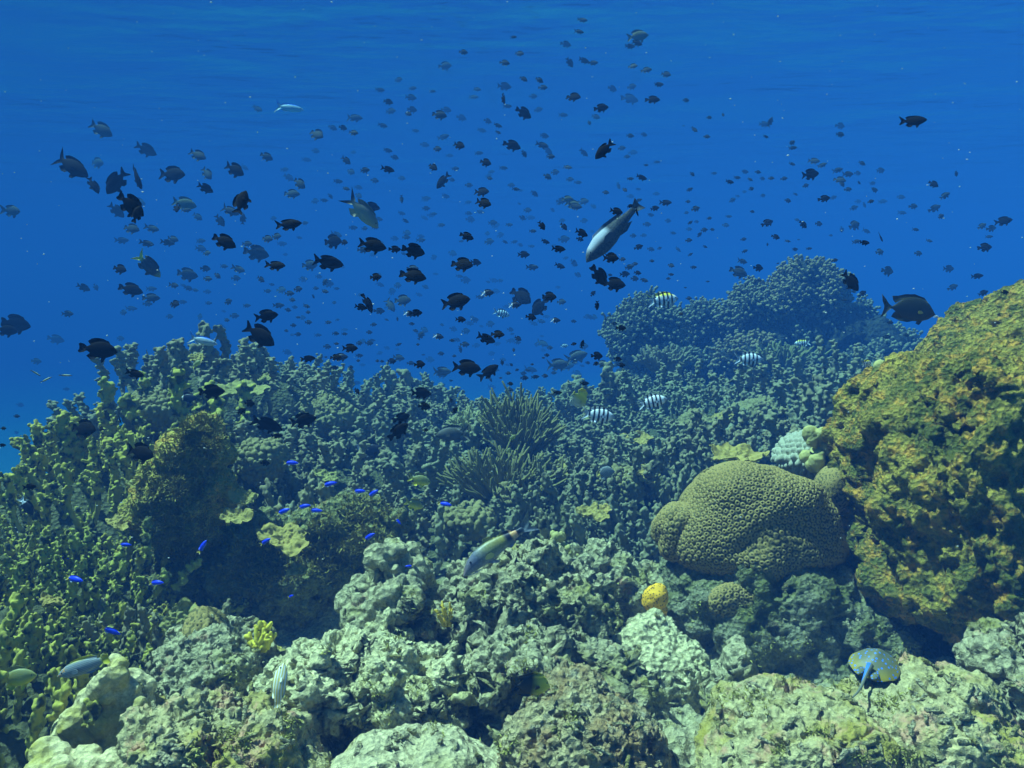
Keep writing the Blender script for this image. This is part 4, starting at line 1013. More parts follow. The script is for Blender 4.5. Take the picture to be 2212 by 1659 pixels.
S_C = """20 650 45 0 m;170 762 38 0 m;260 743 28 75 m;75 840 50 45 m;155 885 45 8 m;3 815 20 0 f;565 790 60 -70 m;525 805 70 5 f;537 885 40 10 m;1020 815 68 -2 f;1018 872 60 5 m;705 925 58 -30 m;712 958 55 -5 m;1490 785 155 0 k;848 1043 72 10 m;707 1062 45 20 m;902 1070 58 -20 m;1003 1102 72 -15 m;1160 1058 50 30 m;1280 1104 65 -12 f;1770 1125 40 80 m;825 1130 125 -10 d;1070 1128 80 -5 m;1133 1122 50 -2 f;400 1112 55 0 f;202 1123 40 -5 f;60 1128 38 40 m;487 1115 42 5 m;352 1150 48 5 m;435 1162 40 35 m;515 1157 38 5 f;572 1155 38 8 m;655 1157 45 -5 m;303 1178 55 15 d;1015 1165 75 20 m;1030 1190 50 60 m;1140 1183 30 35 m;1230 1187 48 -15 f;1238 1230 65 -3 m;1070 1227 50 -2 m;797 1202 45 -20 m;1622 1193 65 35 d;1697 1268 70 -32 m;43 1228 50 -25 m;443 1223 38 -20 m;730 1258 35 20 f;518 1267 40 -12 f;398 1242 30 5 v;355 1270 35 0 v;680 1300 45 12 m;915 1287 80 -8 d;975 1280 45 -25 f;1412 1277 52 10 f;320 1297 42 -25 f;33 1306 34 2 m;1135 1305 45 -3 v;1293 1305 55 0 v;1218 1305 42 -15 d;1175 1328 40 70 f;1493 1337 62 -3 m;1630 1350 80 -25 m;1107 1347 55 -20 f;82 1352 60 -18 m;22 1378 32 -5 f;1420 1378 58 5 f;450 1371 32 0 m;1672 1402 55 -32 m;297 1402 40 5 f;171 1414 35 -3 m;548 1443 85 -22 d;47 1442 40 -35 m;88 1437 36 -3 f;778 1455 65 40 d;740 1425 35 20 f;880 1450 52 2 m;1112 1460 90 -25 m;2075 1433 95 -8 d;1937 1465 60 -32 m;1997 1480 68 -8 m;1190 1497 58 20 f;1028 1487 42 80 f;40 1485 42 0 v;138 1490 48 -10 m;190 1487 32 3 m;108 1520 40 -50 m;1508 1487 48 8 m;1280 1535 70 62 d;600 1535 58 20 d;1983 1533 45 0 m;38 1557 45 -3 m;393 1550 40 -12 m;678 1562 38 15 m;958 1525 26 2 f;1595 1560 42 20 m;547 1583 22 88 m;1175 1572 70 5 k;1125 1565 60 -10 m;143 1598 35 20 m;748 1552 22 0 f;817 1610 42 -5 m;725 1615 48 -5 m;400 1627 42 -25 m;1955 1603 95 -5 d;1275 1632 65 -12 m;1525 1642 55 3 m;48 1648 35 -30 m"""
S_D = """540 205 80 25 m;620 203 50 60 f;775 85 100 15 d;1210 120 155 10 m;845 217 150 15 d;1128 190 70 10 m;980 212 70 0 f;1220 210 60 15 f;1265 222 50 10 f;1343 232 50 0 v;978 272 105 0 m;955 310 60 0 f;850 340 68 0 f;797 367 62 0 f;437 375 75 0 m;1128 310 85 10 d;1182 298 58 0 f;1350 305 52 0 f;1478 297 60 -20 m;1597 322 58 0 f;1098 393 50 0 f;1518 388 65 0 f;1468 415 48 10 m;1345 148 62 5 m;1408 128 55 40 m;1330 82 62 2 m;1450 67 60 5 f;1545 85 95 20 m;1528 145 60 0 f;1785 62 135 3 k;1690 152 62 35 m;1760 185 35 5 f;1930 215 62 -5 m;1735 227 52 0 f;1820 220 72 0 f;1875 243 62 0 m;2005 60 110 0 m;2125 42 190 8 k;1725 390 150 -10 k;1680 515 240 32 k;100 440 195 10 d;40 480 130 10 d;635 607 210 8 k;360 540 105 12 f;780 535 60 2 v;665 570 60 0 v;1158 555 62 0 f;875 762 120 15 k;868 708 55 0 v;233 682 75 5 f;432 862 45 0 v;130 965 45 10 v;108 1038 40 0 d;22 1117 36 0 k;15 1225 50 0 k;105 1143 45 0 v;1370 880 170 -3 k;540 1120 190 5 k;775 1055 65 75 k;655 1118 45 20 k;910 1275 210 10 k;195 1495 90 -5 k;1730 1090 200 22 k;1965 1065 155 -12 k;1795 1165 75 0 k;1615 955 75 5 k;1565 1005 65 -30 k;1715 1342 70 0 k;1805 320 75 0 m;1865 350 42 15 m;1985 325 55 15 m;1892 285 48 10 m;1995 365 35 5 m;1930 397 36 0 m;2125 430 52 0 m;1998 430 52 0 m;1900 450 38 0 m;1855 485 32 5 m;1930 508 42 0 m;2175 503 45 0 m;2060 513 45 0 f;2120 588 50 2 m;2180 568 35 0 d;1995 665 95 -5 k;2175 657 80 0 k;2110 655 25 0 m;2105 765 55 0 d;2165 725 45 0 d;2105 170 55 -50 m;1960 143 35 45 f;2065 135 45 0 v;2105 230 55 10 m;2045 210 42 0 f;2030 262 30 70 m;2165 303 35 5 f;1910 332 35 0 f"""
S_E = """220 137 88 0 k;462 128 180 12 k;460 80 80 0 m;780 55 150 8 k;870 42 72 5 d;1415 65 72 20 d;1235 73 85 0 m;1505 45 60 40 f;1745 15 100 5 k;1670 130 150 50 k;1765 183 145 10 k;1820 22 42 0 m;1865 72 62 -15 m;1900 52 40 0 m;1835 118 70 -5 d;1918 110 52 10 d;1960 157 58 15 m;2010 33 35 0 m;2135 62 42 20 m;2135 120 38 0 d;2117 147 32 0 m;1740 123 34 0 v;1900 147 55 0 f;1630 243 45 -50 d;1655 320 62 88 k;1160 262 160 35 d;1285 330 140 133 d;1345 265 95 5 k;1425 298 60 0 m;740 297 195 -10 k;395 288 115 0 m;125 332 80 12 k;170 305 140 68 k;245 357 68 0 m;315 318 110 55 m;483 370 80 -5 k;772 412 70 3 k;1228 397 72 10 k;1503 423 42 2 m;900 265 58 0 f;208 445 45 -5 m;455 440 38 0 m;292 413 30 20 m;362 408 30 85 m;480 485 38 15 m;515 515 62 -60 m;180 495 42 0 m;20 505 42 0 m;935 535 130 20 k;1010 508 95 5 k;1143 535 52 30 d;1140 560 45 0 f;715 548 36 0 d;800 573 60 0 m;770 605 50 80 m;495 573 26 0 d;55 598 105 0 k;180 565 52 0 m;115 565 48 0 m;370 573 42 -20 m;645 633 42 0 m;1115 608 30 85 d;1300 565 90 25 f;1350 595 40 0 m;1505 570 38 -10 k;1560 570 58 -75 k;1330 643 38 5 d;1308 660 22 0 d;1520 657 95 -20 m;1455 710 105 -3 f;1655 648 80 2 k;1690 700 80 0 f;1648 697 40 -30 k;1790 668 55 5 k;1812 708 50 0 k;1595 692 35 10 m;810 725 190 5 k;955 750 150 -35 k;505 703 80 -3 k;370 660 80 10 m;115 645 50 0 m;730 648 32 0 m;450 695 50 0 m;325 682 65 0 d;262 683 30 0 d;232 680 28 0 d;108 678 28 0 d;60 720 35 0 d;650 765 80 0 f;1040 690 38 80 d;1100 705 25 40 d;1235 702 25 0 d;1137 738 28 -20 d;1225 737 90 10 f;1205 740 38 0 m;1180 760 40 0 m;1080 760 38 0 d;1375 757 40 0 m;1185 790 55 0 d;1255 783 55 -5 d;1318 777 42 0 d;1032 790 22 0 d;965 800 38 60 m;1093 828 42 5 k;1095 868 42 0 d;710 807 28 0 m;230 775 52 5 f;210 800 36 0 f;260 797 36 0 f;520 770 30 0 m;12 765 35 0 f;72 778 22 0 m;530 640 25 0 f;100 875 50 45 k;515 890 130 3 k;535 975 85 5 k;390 1050 110 -20 k;370 1135 150 -40 k;735 1000 55 -45 k;710 935 30 60 k;545 1128 40 0 k;1400 885 60 0 k;1575 825 60 0 k;2200 375 30 0 k;1765 437 45 0 d;1812 468 68 2 k"""
S_F = """1085 165 160 50 k;1165 243 60 -35 d;360 105 125 20 m;387 35 68 10 m;488 78 70 3 d;985 28 42 -10 d;1325 98 92 5 m;1905 130 72 -3 d;1720 83 82 0 m;1748 203 68 -25 m;1945 240 62 -25 d;2085 235 55 0 k;68 73 45 0 m;490 160 50 -12 m;340 200 28 0 m;1342 432 42 0 d;1448 513 42 0 d;1672 510 30 0 d;1045 285 40 0 d;1320 525 45 0 d;228 317 22 0 d;38 275 40 0 m;15 205 20 0 m;615 48 20 -20 m;160 165 25 0 m"""
K = 1366 / 2212 * 2212 / 4096           # tile pixel -> 2212-wide picture
school = []
for txt, ox, oy in ((S_A, 0, 0), (S_B, 1366, 0), (S_C, 2732, 0), (S_D, 0, 1024), (S_E, 1366, 1024), (S_F, 2732, 1024)):
    for f in txt.split(';'):
        x, y, L, a, sh = f.split()
        school.append([ox * 0.54 + float(x) * K, oy * 0.54 + float(y) * K, float(L) * K, float(a), sh])
school.sort(key=lambda f: -f[2] * {'k': 1.6, 'd': 1.35, 'm': 1.1, 'f': 0.9, 'v': 0.75}[f[4]])
LAND = [   # what a fish can be said to be beside
 (1320, 505, 'the big grey parrotfish'), (1965, 668, 'the big dark surgeonfish'), (485, 765, 'the pale chromis over the coral hill'), (1435, 648, 'the yellow backed sergeant fish'),
 (1410, 868, 'the striped sergeant fish over the slope'), (1745, 640, 'the tallest head coral of the outcrop'), (1395, 720, 'the bushy head coral of the outcrop'),
 (1120, 900, 'the tall staghorn bush'), (870, 815, 'the tower on the far crest'), (1025, 940, 'the pale fan shaped coral'), (430, 950, 'the orange algae pillar'), (520, 845, 'the broad layered plate coral'),
 (165, 900, 'the stout yellow coral tower'), (785, 460, 'the swallow tailed chromis'), (1083, 677, 'the small distant sergeant fish'), (628, 1000, 'the uppermost blue damselfish'), (320, 575, 'the yellow tailed damselfish'),
 (975, 940, 'the big grey damselfish'), (2000, 760, 'the huge boulder'), (110, 815, 'the little striped wrasses'), (625, 233, 'the blue backed fish under the ripples'), (40, 1150, 'the near end of the slope'), (30, 450, 'the open water edge'), (1250, 860, 'the yellow butterflyfish')]
def heading(a):
    a = (a + 360) % 360
    if a > 180: a -= 360
    if abs(a) > 90: return 'swimming left and down' if 95 < a < 175 else 'facing left'
    return 'nose straight down' if a > 65 else 'nose steeply down' if a > 40 else 'nose down' if a > 17 else 'nose up' if -55 < a < -9 else 'nose straight up' if a <= -55 else 'swimming level'
used = {}
def fish_label(u, v_, L, a, sh):
    c = sorted((math.hypot(u - x, v_ - y), x, y, t) for x, y, t in LAND)
    size = 'large' if L > 58 else 'mid sized' if L > 40 else 'small'
    look = 'jet black' if sh == 'k' else 'blue black'
    for dist, x, y, t in c[:4]:
        side = ('above' if v_ < y else 'below') if abs(v_ - y) > abs(u - x) * 0.6 else ('left of' if u < x else 'right of')
        for mid in ('', 'just ' if dist < 70 else 'well ' if dist > 180 else ''):
            s = f"{size} {look} damselfish {heading(a)} {mid}{side} {t}"
            if len(s.split()) > 16: s = s.replace(size + ' ', '', 1)
            if len(s.split()) > 16: continue
            if s not in used: used[s] = 1; return s
    for w in ('another', 'a further', 'one more', 'still one more'):
        s = f"{w} {size} {look} damselfish {heading(a)} {side} {c[0][3]}"
        if s not in used: used[s] = 1; return s
    return s
rf = random.Random(9)
DIST = {'k': 1.75, 'd': 3.8, 'm': 6.2, 'f': 10.5, 'v': 15.0}
N_SOLO = 290
far_v, far_f, far_n = [], [], 0
for i, (u, v_, L, a, sh) in enumerate(school):
    d = DIST[sh] * rf.uniform(0.88, 1.12)
    h = hit(u, min(v_ + 25, 1600))
    if h is not None: d = min(d, max(h[2] - rf.uniform(0.35, 0.6), 1.0))
    elif 560 < v_ < 850 and 1300 < u < 2000: d = min(d, 5.4 * rf.uniform(0.9, 1.05))
    zmax = SURF_Z - 0.7
    q = at(u, v_, 1.0) - CAM
    if q[2] > 0: d = min(d, (zmax - CAM[2]) / q[2])
    yaw = rf.uniform(-28, 28)
    roll = rf.uniform(-14, 14)
    if a in (58, 60, 62, 68, 70, 72, 75): yaw, roll = rf.uniform(-15, 15), rf.choice((-1, 1)) * 58
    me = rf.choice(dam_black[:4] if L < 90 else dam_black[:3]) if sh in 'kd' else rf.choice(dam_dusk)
    if L > 110 * .54 * 2 or (sh == 'd' and L > 70): me = dam_black[4 if sh == 'd' else 2]
    if i < N_SOLO:
        o = bpy.data.objects.new('damselfish', me); col.objects.link(o)
        pose(o, u, v_, d, L, a, yaw, roll)
        if sh in 'kd' and L > 38: face_parts(o, pm=pec_black, psize=0.9)
        if sh == 'k' or (sh == 'd' and L > 38): tag(o, fish_label(u, v_, L, a, sh), 'fish', 'black damselfish of the school')
        elif sh in 'dm': tag(o, 'small dusky blue grey damselfish of the school, half way into the blue water', 'fish', 'dusky damselfish of the school')
        else: tag(o, 'pale faded damselfish of the school, far off in the blue water', 'fish', 'faded damselfish far off')
    else:
        o = bpy.data.objects.new('tmp', me); pose(o, u, v_, d, L, a, yaw)
        M = np.array(o.matrix_world); V = mesh_arrays(me) @ M[:3, :3].T + M[:3, 3]; F = tri_arrays(me)
        far_v.append(V); far_f.append(F + far_n); far_n += len(V); bpy.data.objects.remove(o)
# a few more specks of the same school in the thick of it
for k in range(150):
    u, v_ = rf.gauss(1000, 260), rf.gauss(640, 120)
    if hit(u, v_ + 12) is not None or (u > 1300 and v_ > 560): continue
    me = rf.choice(dam_dusk); o = bpy.data.objects.new('tmp', me); pose(o, u, v_, rf.uniform(11, 22), rf.uniform(9, 22), rf.uniform(-15, 25), rf.uniform(-40, 40))
    M = np.array(o.matrix_world); V = mesh_arrays(me) @ M[:3, :3].T + M[:3, 3]; F = tri_arrays(me)
    far_v.append(V); far_f.append(F + far_n); far_n += len(V); bpy.data.objects.remove(o)
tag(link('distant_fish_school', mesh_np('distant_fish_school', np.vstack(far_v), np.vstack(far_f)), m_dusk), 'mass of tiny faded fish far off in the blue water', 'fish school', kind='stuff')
print('school', len(school))

# ---- fish with colours of their own
def xz_mat(name, rough=0.5, spec=0.3):
    m, nt, b = new_mat(name, rough, spec)
    tc = nt.nodes.new('ShaderNodeTexCoord'); sx = nt.nodes.new('ShaderNodeSeparateXYZ'); nt.links.new(tc.outputs['Object'], sx.inputs[0])
    return m, nt, b, sx, tc.outputs['Object']
def add(nt, a, k, mul=1.0):
    n = nt.nodes.new('ShaderNodeMath'); n.operation = 'MULTIPLY_ADD'; nt.links.new(a, n.inputs[0]); n.inputs[1].default_value = mul; n.inputs[2].default_value = k; return n.outputs[0]
def sergeant_mat(name, yellow):
    m, nt, b, sx, obj_c = xz_mat(name)
    white = (0.86, 0.90, 0.95); blk = (0.015, 0.017, 0.03)
    edges = [(-.30, -.245), (-.165, -.11), (-.03, .03), (.105, .165), (.235, .29)]
    wob = nt.nodes.new('ShaderNodeMath'); wob.operation = 'ADD'
    nt.links.new(add(nt, sx.outputs['X'], 0.5), wob.inputs[0]); nt.links.new(add(nt, noise(nt, obj_c, 12, 2), -0.02, 0.04), wob.inputs[1])
    st = [(0, white)]
    for a, c in edges:
        a += .5; c += .5
        st += [(a - .008, white), (a + .008, blk), (c - .008, blk), (c + .008, white)]
    c = ramp(nt, st, wob.outputs[0]).outputs[0]
    if yellow:
        f = ramp(nt, [(0.58, (0, 0, 0)), (0.66, (1, 1, 1))], add(nt, sx.outputs['Z'], 0.5)).outputs[0]
        c = mixc(nt, f, c, mixc(nt, 1.0, c, (1.2, 0.95, 0.03), 'MULTIPLY'))
    g = ramp(nt, [(0.02, (0.85, 0.88, 0.9)), (0.12, (0.5, 0.55, 0.6)), (0.2, (0.75, 0.78, 0.8)), (0.24, (1, 1, 1))], add(nt, sx.outputs['X'], 0.5)).outputs[0]
    h = ramp(nt, [(0.86, (1, 1, 1)), (0.93, (0.35, 0.38, 0.42))], add(nt, sx.outputs['X'], 0.5)).outputs[0]
    c = mixc(nt, 1.0, mixc(nt, 1.0, c, g, 'MULTIPLY'), h, 'MULTIPLY')
    nt.links.new(c, b.inputs['Base Color']); return m
m_serg, m_sergy = sergeant_mat('banded_white_skin', False), sergeant_mat('banded_yellow_backed_skin', True)
TAIL_S = [(-.26, .04), (-.36, .12), (-.5, .21), (-.41, .05), (-.385, 0), (-.41, -.05), (-.5, -.2), (-.36, -.11), (-.26, -.04)]
serg_me = {}
def special(name, me, m, label, cat, u, v_, L, a, d, yaw=0, parts=True, group=None, **kw):
    if m is not None and not me.materials: me.materials.append(m)
    o = bpy.data.objects.new(name, me); col.objects.link(o)
    pose(o, u, v_, in_front(u, v_, L, d, 0.1 if d > 1.6 else 0.05), L, a, yaw)
    if parts: face_parts(o, pm=pec_of(me.materials[0]), **kw)
    return tag(o, label, cat, group)
s_me = fish_mesh('sergeant', [(x, z * 1.08) for x, z in D_TOP], [(x, z * 1.08) for x, z in D_BOT], D_WID, [([(x, z * 1.0 + .01) for x, z in DORSAL],), (ANAL,), (PELV, .02), (PELV, -.02), (TAIL_S,)], bend=0.15)
s_w = s_me; s_y = s_me.copy(); s_w.materials.append(m_serg); s_y.materials.append(m_sergy)
special('sergeant_fish', s_y, None, 'black banded sergeant fish with a bright yellow back, in front of the bushy head coral', 'fish', 1433, 648, 68, -6, 3.0, 10)
special('sergeant_fish', s_w, None, 'white sergeant fish with black bands hovering low over the slope at a thin plate coral', 'fish', 1293, 897, 72, 8, 2.3, 5)
special('sergeant_fish', s_w, None, 'white sergeant fish with black bands over the slope, nose up, clear of any coral', 'fish', 1410, 868, 64, -12, 2.2, -5)
special('sergeant_fish', s_w, None, 'striped white sergeant fish in front of the low branching head coral of the outcrop', 'fish', 1618, 776, 62, 2, 3.0, 0)
special('sergeant_fish', s_y, None, 'dim yellow backed sergeant fish in the shade of the far outcrop, turned the other way', 'fish', 1733, 741, 32, 175, 4.6, 20)
special('sergeant_fish', s_y, None, 'small yellow and white striped sergeant fish beside the rim of the huge boulder', 'fish', 1873, 785, 27, -8, 3.2, 35)
special('sergeant_fish', s_w, None, 'small faded striped sergeant fish out in open water over the middle of the crest', 'fish', 1083, 677, 38, 15, 6.0, 10)
special('sergeant_fish', s_w, None, 'tiny striped sergeant fish in open water next to the far outcrop', 'fish', 1219, 747, 18, 0, 7.0, 0, False)
special('sergeant_fish', s_w, None, 'tiny pale striped sergeant fish at the snout of the big surgeonfish', 'fish', 2022, 684, 12, 0, 7.0, 0, False)

# surgeonfish
m_surg, nt, b, sx, oc = xz_mat('dark_olive_surgeon_skin')
nt.links.new(mixc(nt, noise(nt, oc, 10, 4), (0.010, 0.012, 0.007), (0.03, 0.032, 0.015)), b.inputs['Base Color'])
m_yfin = plain('dull_yellow_fin', (0.42, 0.36, 0.05), 0.6, 0.2)
su = fish_mesh('surgeonfish', [(.5, -.06), (.45, .02), (.38, .12), (.25, .195), (.08, .225), (-.1, .18), (-.22, .08), (-.29, .025), (-.34, .022)],
               [(.5, -.075), (.45, -.11), (.38, -.16), (.25, -.205), (.08, -.21), (-.1, -.16), (-.22, -.07), (-.29, -.02), (-.34, -.02)], [(.5, .012), (.4, .045), (.2, .066), (0, .055), (-.2, .025), (-.34, .01)],
               [([(.36, .13), (.28, .215), (.1, .265), (-.08, .25), (-.2, .215), (-.305, .205), (-.285, .13), (-.24, .085), (-.1, .17), (.1, .21)],), ([(.12, -.2), (0, -.235), (-.15, -.22), (-.305, -.16), (-.27, -.1), (-.23, -.06), (-.1, -.15)],),
                ([(-.31, .022), (-.37, .07), (-.43, .15), (-.5, .22), (-.475, .1), (-.44, .02), (-.445, -.04), (-.475, -.12), (-.5, -.19), (-.42, -.13), (-.37, -.06), (-.31, -.022)],), ([(.28, -.19), (.22, -.27), (.16, -.25), (.18, -.2)], .01)], 40, 16)
su.materials.append(m_surg)
o = special('surgeonfish', su, None, 'big dark surgeonfish with crescent tail and yellow side fin, off the huge boulder', 'fish', 1962, 667, 122, 4, 2.1, 5, False)
face_parts(o, ex=.40, ez=.03, ey=.04, er=.014, px=.24, pz=-.06, py=.062, pm=pec_of(m_yfin), psize=0.75)

# big grey parrotfish heading down
m_par, nt, b, sx, oc = xz_mat('grey_scaled_parrotfish_skin', 0.7, 0.12)
vo = nt.nodes.new('ShaderNodeTexVoronoi'); mp = nt.nodes.new('ShaderNodeMapping'); nt.links.new(oc, mp.inputs[0]); mp.inputs['Scale'].default_value = (38, 38, 38); nt.links.new(mp.outputs[0], vo.inputs['Vector']); vo.inputs['Scale'].default_value = 1
body = mixc(nt, vo.outputs['Distance'], (0.075, 0.09, 0.095), (0.012, 0.016, 0.02))
f = ramp(nt, [(0.50, (0, 0, 0)), (0.57, (1, 1, 1)), (0.86, (1, 1, 1)), (0.93, (0.2, 0.2, 0.2))], add(nt, sx.outputs['X'], 0.5)).outputs[0]
f2 = ramp(nt, [(0.50, (0, 0, 0)), (0.56, (1, 1, 1))], add(nt, sx.outputs['Z'], 0.5)).outputs[0]
c = mixc(nt, mixc(nt, 1.0, f, f2, 'MULTIPLY'), body, (0.40, 0.44, 0.50))
nt.links.new(c, b.inputs['Base Color'])
pa = fish_mesh('parrotfish', [(.5, -.01), (.46, .035), (.38, .085), (.22, .125), (.05, .12), (-.15, .085), (-.3, .05), (-.4, .04)], [(.5, -.03), (.46, -.05), (.38, -.085), (.22, -.125), (.05, -.12), (-.15, -.075), (-.3, -.045), (-.4, -.036)],
               [(.5, .02), (.4, .06), (.2, .085), (0, .075), (-.2, .04), (-.4, .012)], [([(.25, .11), (.2, .15), (0, .15), (-.2, .115), (-.28, .08), (-.2, .06), (0, .1)],), ([(-.05, -.1), (-.15, -.12), (-.28, -.08), (-.2, -.05)],), ([(-.36, .03), (-.44, .06), (-.5, .09), (-.48, 0), (-.5, -.09), (-.44, -.06), (-.36, -.03)],)], 36, 16, 0.25)
pa.materials.append(m_par)
o = special('parrotfish', pa, None, 'big grey parrotfish with a white patched back diving head down in open water', 'fish', 1322, 503, 172, 133, 2.5, -12, False)
face_parts(o, ex=.40, ez=.02, ey=.05, er=.012, px=.2, pz=-.02, py=.085, pm=pec_of(plain('dark_parrot_fin', (0.03, 0.035, 0.045))), psize=1.1)

# goatfish
m_goat, nt, b, sx, oc = xz_mat('goatfish_skin', 0.45, 0.4)
X = add(nt, sx.outputs['X'], 0.5)
c = ramp(nt, [(0.0, (0.18, 0.22, 0.20)), (0.15, (0.10, 0.13, 0.15)), (0.20, (0.01, 0.015, 0.03)), (0.235, (0.02, 0.02, 0.03)), (0.25, (0.70, 0.34, 0.14)), (0.305, (0.75, 0.45, 0.18)), (0.325, (0.015, 0.015, 0.03)), (0.37, (0.02, 0.02, 0.04)), (0.41, (0.30, 0.27, 0.06)), (0.62, (0.24, 0.25, 0.10)), (0.80, (0.11, 0.13, 0.19)), (0.94, (0.16, 0.14, 0.15)), (1.0, (0.36, 0.16, 0.12))], X).outputs[0]
zf = ramp(nt, [(0.42, (1, 1, 1)), (0.50, (0, 0, 0))], add(nt, sx.outputs['Z'], 0.5)).outputs[0]
c = mixc(nt, zf, c, (0.24, 0.27, 0.31))
vo = nt.nodes.new('ShaderNodeTexVoronoi'); nt.links.new(oc, vo.inputs['Vector']); vo.inputs['Scale'].default_value = 42
c = mixc(nt, 0.45, c, mixc(nt, vo.outputs['Distance'], (0.8, 0.8, 0.8), (0.15, 0.15, 0.15)), 'OVERLAY')
nt.links.new(c, b.inputs['Base Color'])
go = fish_mesh('goatfish', [(.5, -.045), (.45, .015), (.36, .075), (.24, .115), (.1, .12), (-.05, .095), (-.2, .055), (-.29, .035), (-.34, .035)], [(.5, -.06), (.45, -.075), (.36, -.085), (.24, -.09), (.1, -.09), (-.05, -.075), (-.2, -.045), (-.29, -.03), (-.34, -.03)],
               [(.5, .02), (.4, .05), (.22, .07), (0, .055), (-.2, .025), (-.34, .012)],
               [([(.16, .11), (.1, .165), (.03, .15), (0, .105)],), ([(-.06, .09), (-.1, .115), (-.2, .085), (-.22, .05)],), ([(-.08, -.07), (-.12, -.10), (-.2, -.07), (-.2, -.045)],), ([(.2, -.085), (.1, -.15), (.07, -.14), (.12, -.085)], .02),
                ([(-.32, .03), (-.39, .08), (-.5, .15), (-.44, .03), (-.415, 0), (-.44, -.03), (-.5, -.11), (-.39, -.06), (-.32, -.03)],)], 40, 16, 0.12)
go.materials.append(m_goat)
o = special('goatfish', go, None, 'speckled goatfish with a pink saddle by its tail, cruising low over the dead coral rubble', 'fish', 1076, 1180, 188, 147, 1.85, -12, False)
face_parts(o, ex=.36, ez=.035, ey=.052, er=.013, px=.2, pz=-.03, py=.066, pm=pec_of(plain('goat_fin', (0.42, 0.40, 0.12))), psize=0.75)
bv, bf = tubes([[(0.46, 0.015, -.07, .004), (.40, .02, -.095, .004), (.3, .025, -.105, .003)]], 6)
for s in (1, -1):
    be = link('barbel', mesh_np('barbel', bv * (1, s, 1), bf), plain('barbel', (0.5, 0.5, 0.5)), o)

# small blue damselfish with yellow tails
m_blue, nt, b, sx, oc = xz_mat('electric_blue_skin', 0.4, 0.3)
X = add(nt, sx.outputs['X'], 0.5)
c = ramp(nt, [(0.17, (0.75, 0.55, 0.05)), (0.24, (0.02, 0.06, 0.95))], X).outputs[0]
zf = ramp(nt, [(0.36, (0.65, 0.50, 0.10)), (0.43, (0, 0, 0))], add(nt, sx.outputs['Z'], 0.5))
f3 = ramp(nt, [(0.36, (1, 1, 1)), (0.42, (0, 0, 0))], add(nt, sx.outputs['Z'], 0.5)).outputs[0]
c = mixc(nt, f3, c, (0.35, 0.42, 0.55))
nt.links.new(c, b.inputs['Base Color'])
bl = fish_mesh('blue_damselfish', [(x, z * .74) for x, z in D_TOP], [(x, z * .74) for x, z in D_BOT], D_WID, [([(x, z * .68) for x, z in DORSAL],), ([(x, z * .7) for x, z in ANAL],), (scaled(TAIL_F, 1, .8),)], 26, 12)
bl.materials.append(m_blue)
BLUES = [(628,1000,30,2,'uppermost of the little blue damselfish, over the middle of the slope'),(711,1046,31,-12,'blue damselfish with a yellow belly between leafy plate corals, nose up'),(775,1061,27,0,'level blue damselfish, one of a pair beside brown turf, the first'),(805,1066,26,-32,'blue damselfish nose up at brown turf, the second of a pair'),(960,1089,29,8,'blue damselfish near the two lemon damselfish'),
 (611,1105,30,-20,'blue damselfish at the open side of a row of three above the shaded wall'),(656,1094,28,-10,'middle blue damselfish of a row of three above the shaded wall'),(681,1103,28,3,'blue damselfish at the inner end of a row of three above the shaded wall'),(860,1126,17,50,'tiny blue damselfish nose down against dark turf'),(797,1160,29,-32,'blue damselfish nose up in front of the dark reef wall'),
 (573,1170,26,-30,'blue damselfish hovering over the pitted yellow plate coral'),(437,1181,30,-58,'blue damselfish pointing steeply up in front of the dark hollow'),(269,1177,26,3,'blue damselfish at a small yellow plate coral on the near slope'),(141,1206,22,8,'short blue damselfish in a gap among the near finger corals'),(160,1251,40,8,'largest blue damselfish, over the near finger corals'),(337,1259,32,-3,'level blue damselfish in front of low finger coral below the dark hollow'),
 (239,1363,38,25,'blue damselfish nose down low over the near finger corals'),(884,1223,16,178,'tiny blue damselfish facing the other way by the crumbling pillar'),(628,1288,14,-25,'tiny blue damselfish alone in the shaded hollow')]
for k, (u, v_, L, a, lab) in enumerate(BLUES):
    h = hit(u, v_); d = 2.05 if v_ < 1240 else 1.55
    special('blue_damselfish', bl, None, lab, 'fish', u, v_, L * 1.12, a, max(d, 1.25), rf.uniform(-15, 15), L > 24, 'little blue damselfish', psize=.7, py=.07)

# lemon damselfish
m_lem, nt, b, sx, oc = xz_mat('lemon_olive_skin', 0.5, 0.3)
c = ramp(nt, [(0.36, (0.75, 0.66, 0.02)), (0.50, (0.42, 0.40, 0.08)), (0.66, (0.28, 0.29, 0.10))], add(nt, sx.outputs['Z'], 0.5)).outputs[0]
nt.links.new(c, b.inputs['Base Color'])
lm = dam('lemon_damselfish', 1.05, TAIL_F, 0.2); lm.materials.append(m_lem)
special('lemon_damselfish', lm, None, 'yellow olive damselfish with a bright belly over the finger corals, larger of two close together', 'fish', 906, 1037, 50, 15, 2.2, 10)
special('lemon_damselfish', lm, None, 'duller lemon damselfish just below the larger yellow olive one', 'fish', 895, 1090, 40, 22, 2.2, 25)
special('lemon_damselfish', lm, None, 'small bright yellow damselfish among the dark staghorn branches, upper one', 'fish', 1107, 945, 18, -35, 2.7, 10, False)
special('lemon_damselfish', lm, None, 'small bright yellow damselfish among the dark staghorn branches, lower one', 'fish', 1098, 973, 14, -50, 2.7, 10, False)
special('lemon_damselfish', lm, None, 'small yellow damselfish in front of the upright plate coral on the coral hill', 'fish', 424, 786, 22, -40, 2.9, 10, False)
special('lemon_damselfish', lm, None, 'yellow damselfish half out of the picture beside the grey wrasse', 'fish', 34, 1465, 84, -6, 1.35, 10)
m_bfy, nt, b, sx, oc = xz_mat('yellow_butterfly_skin', 0.5, 0.3)
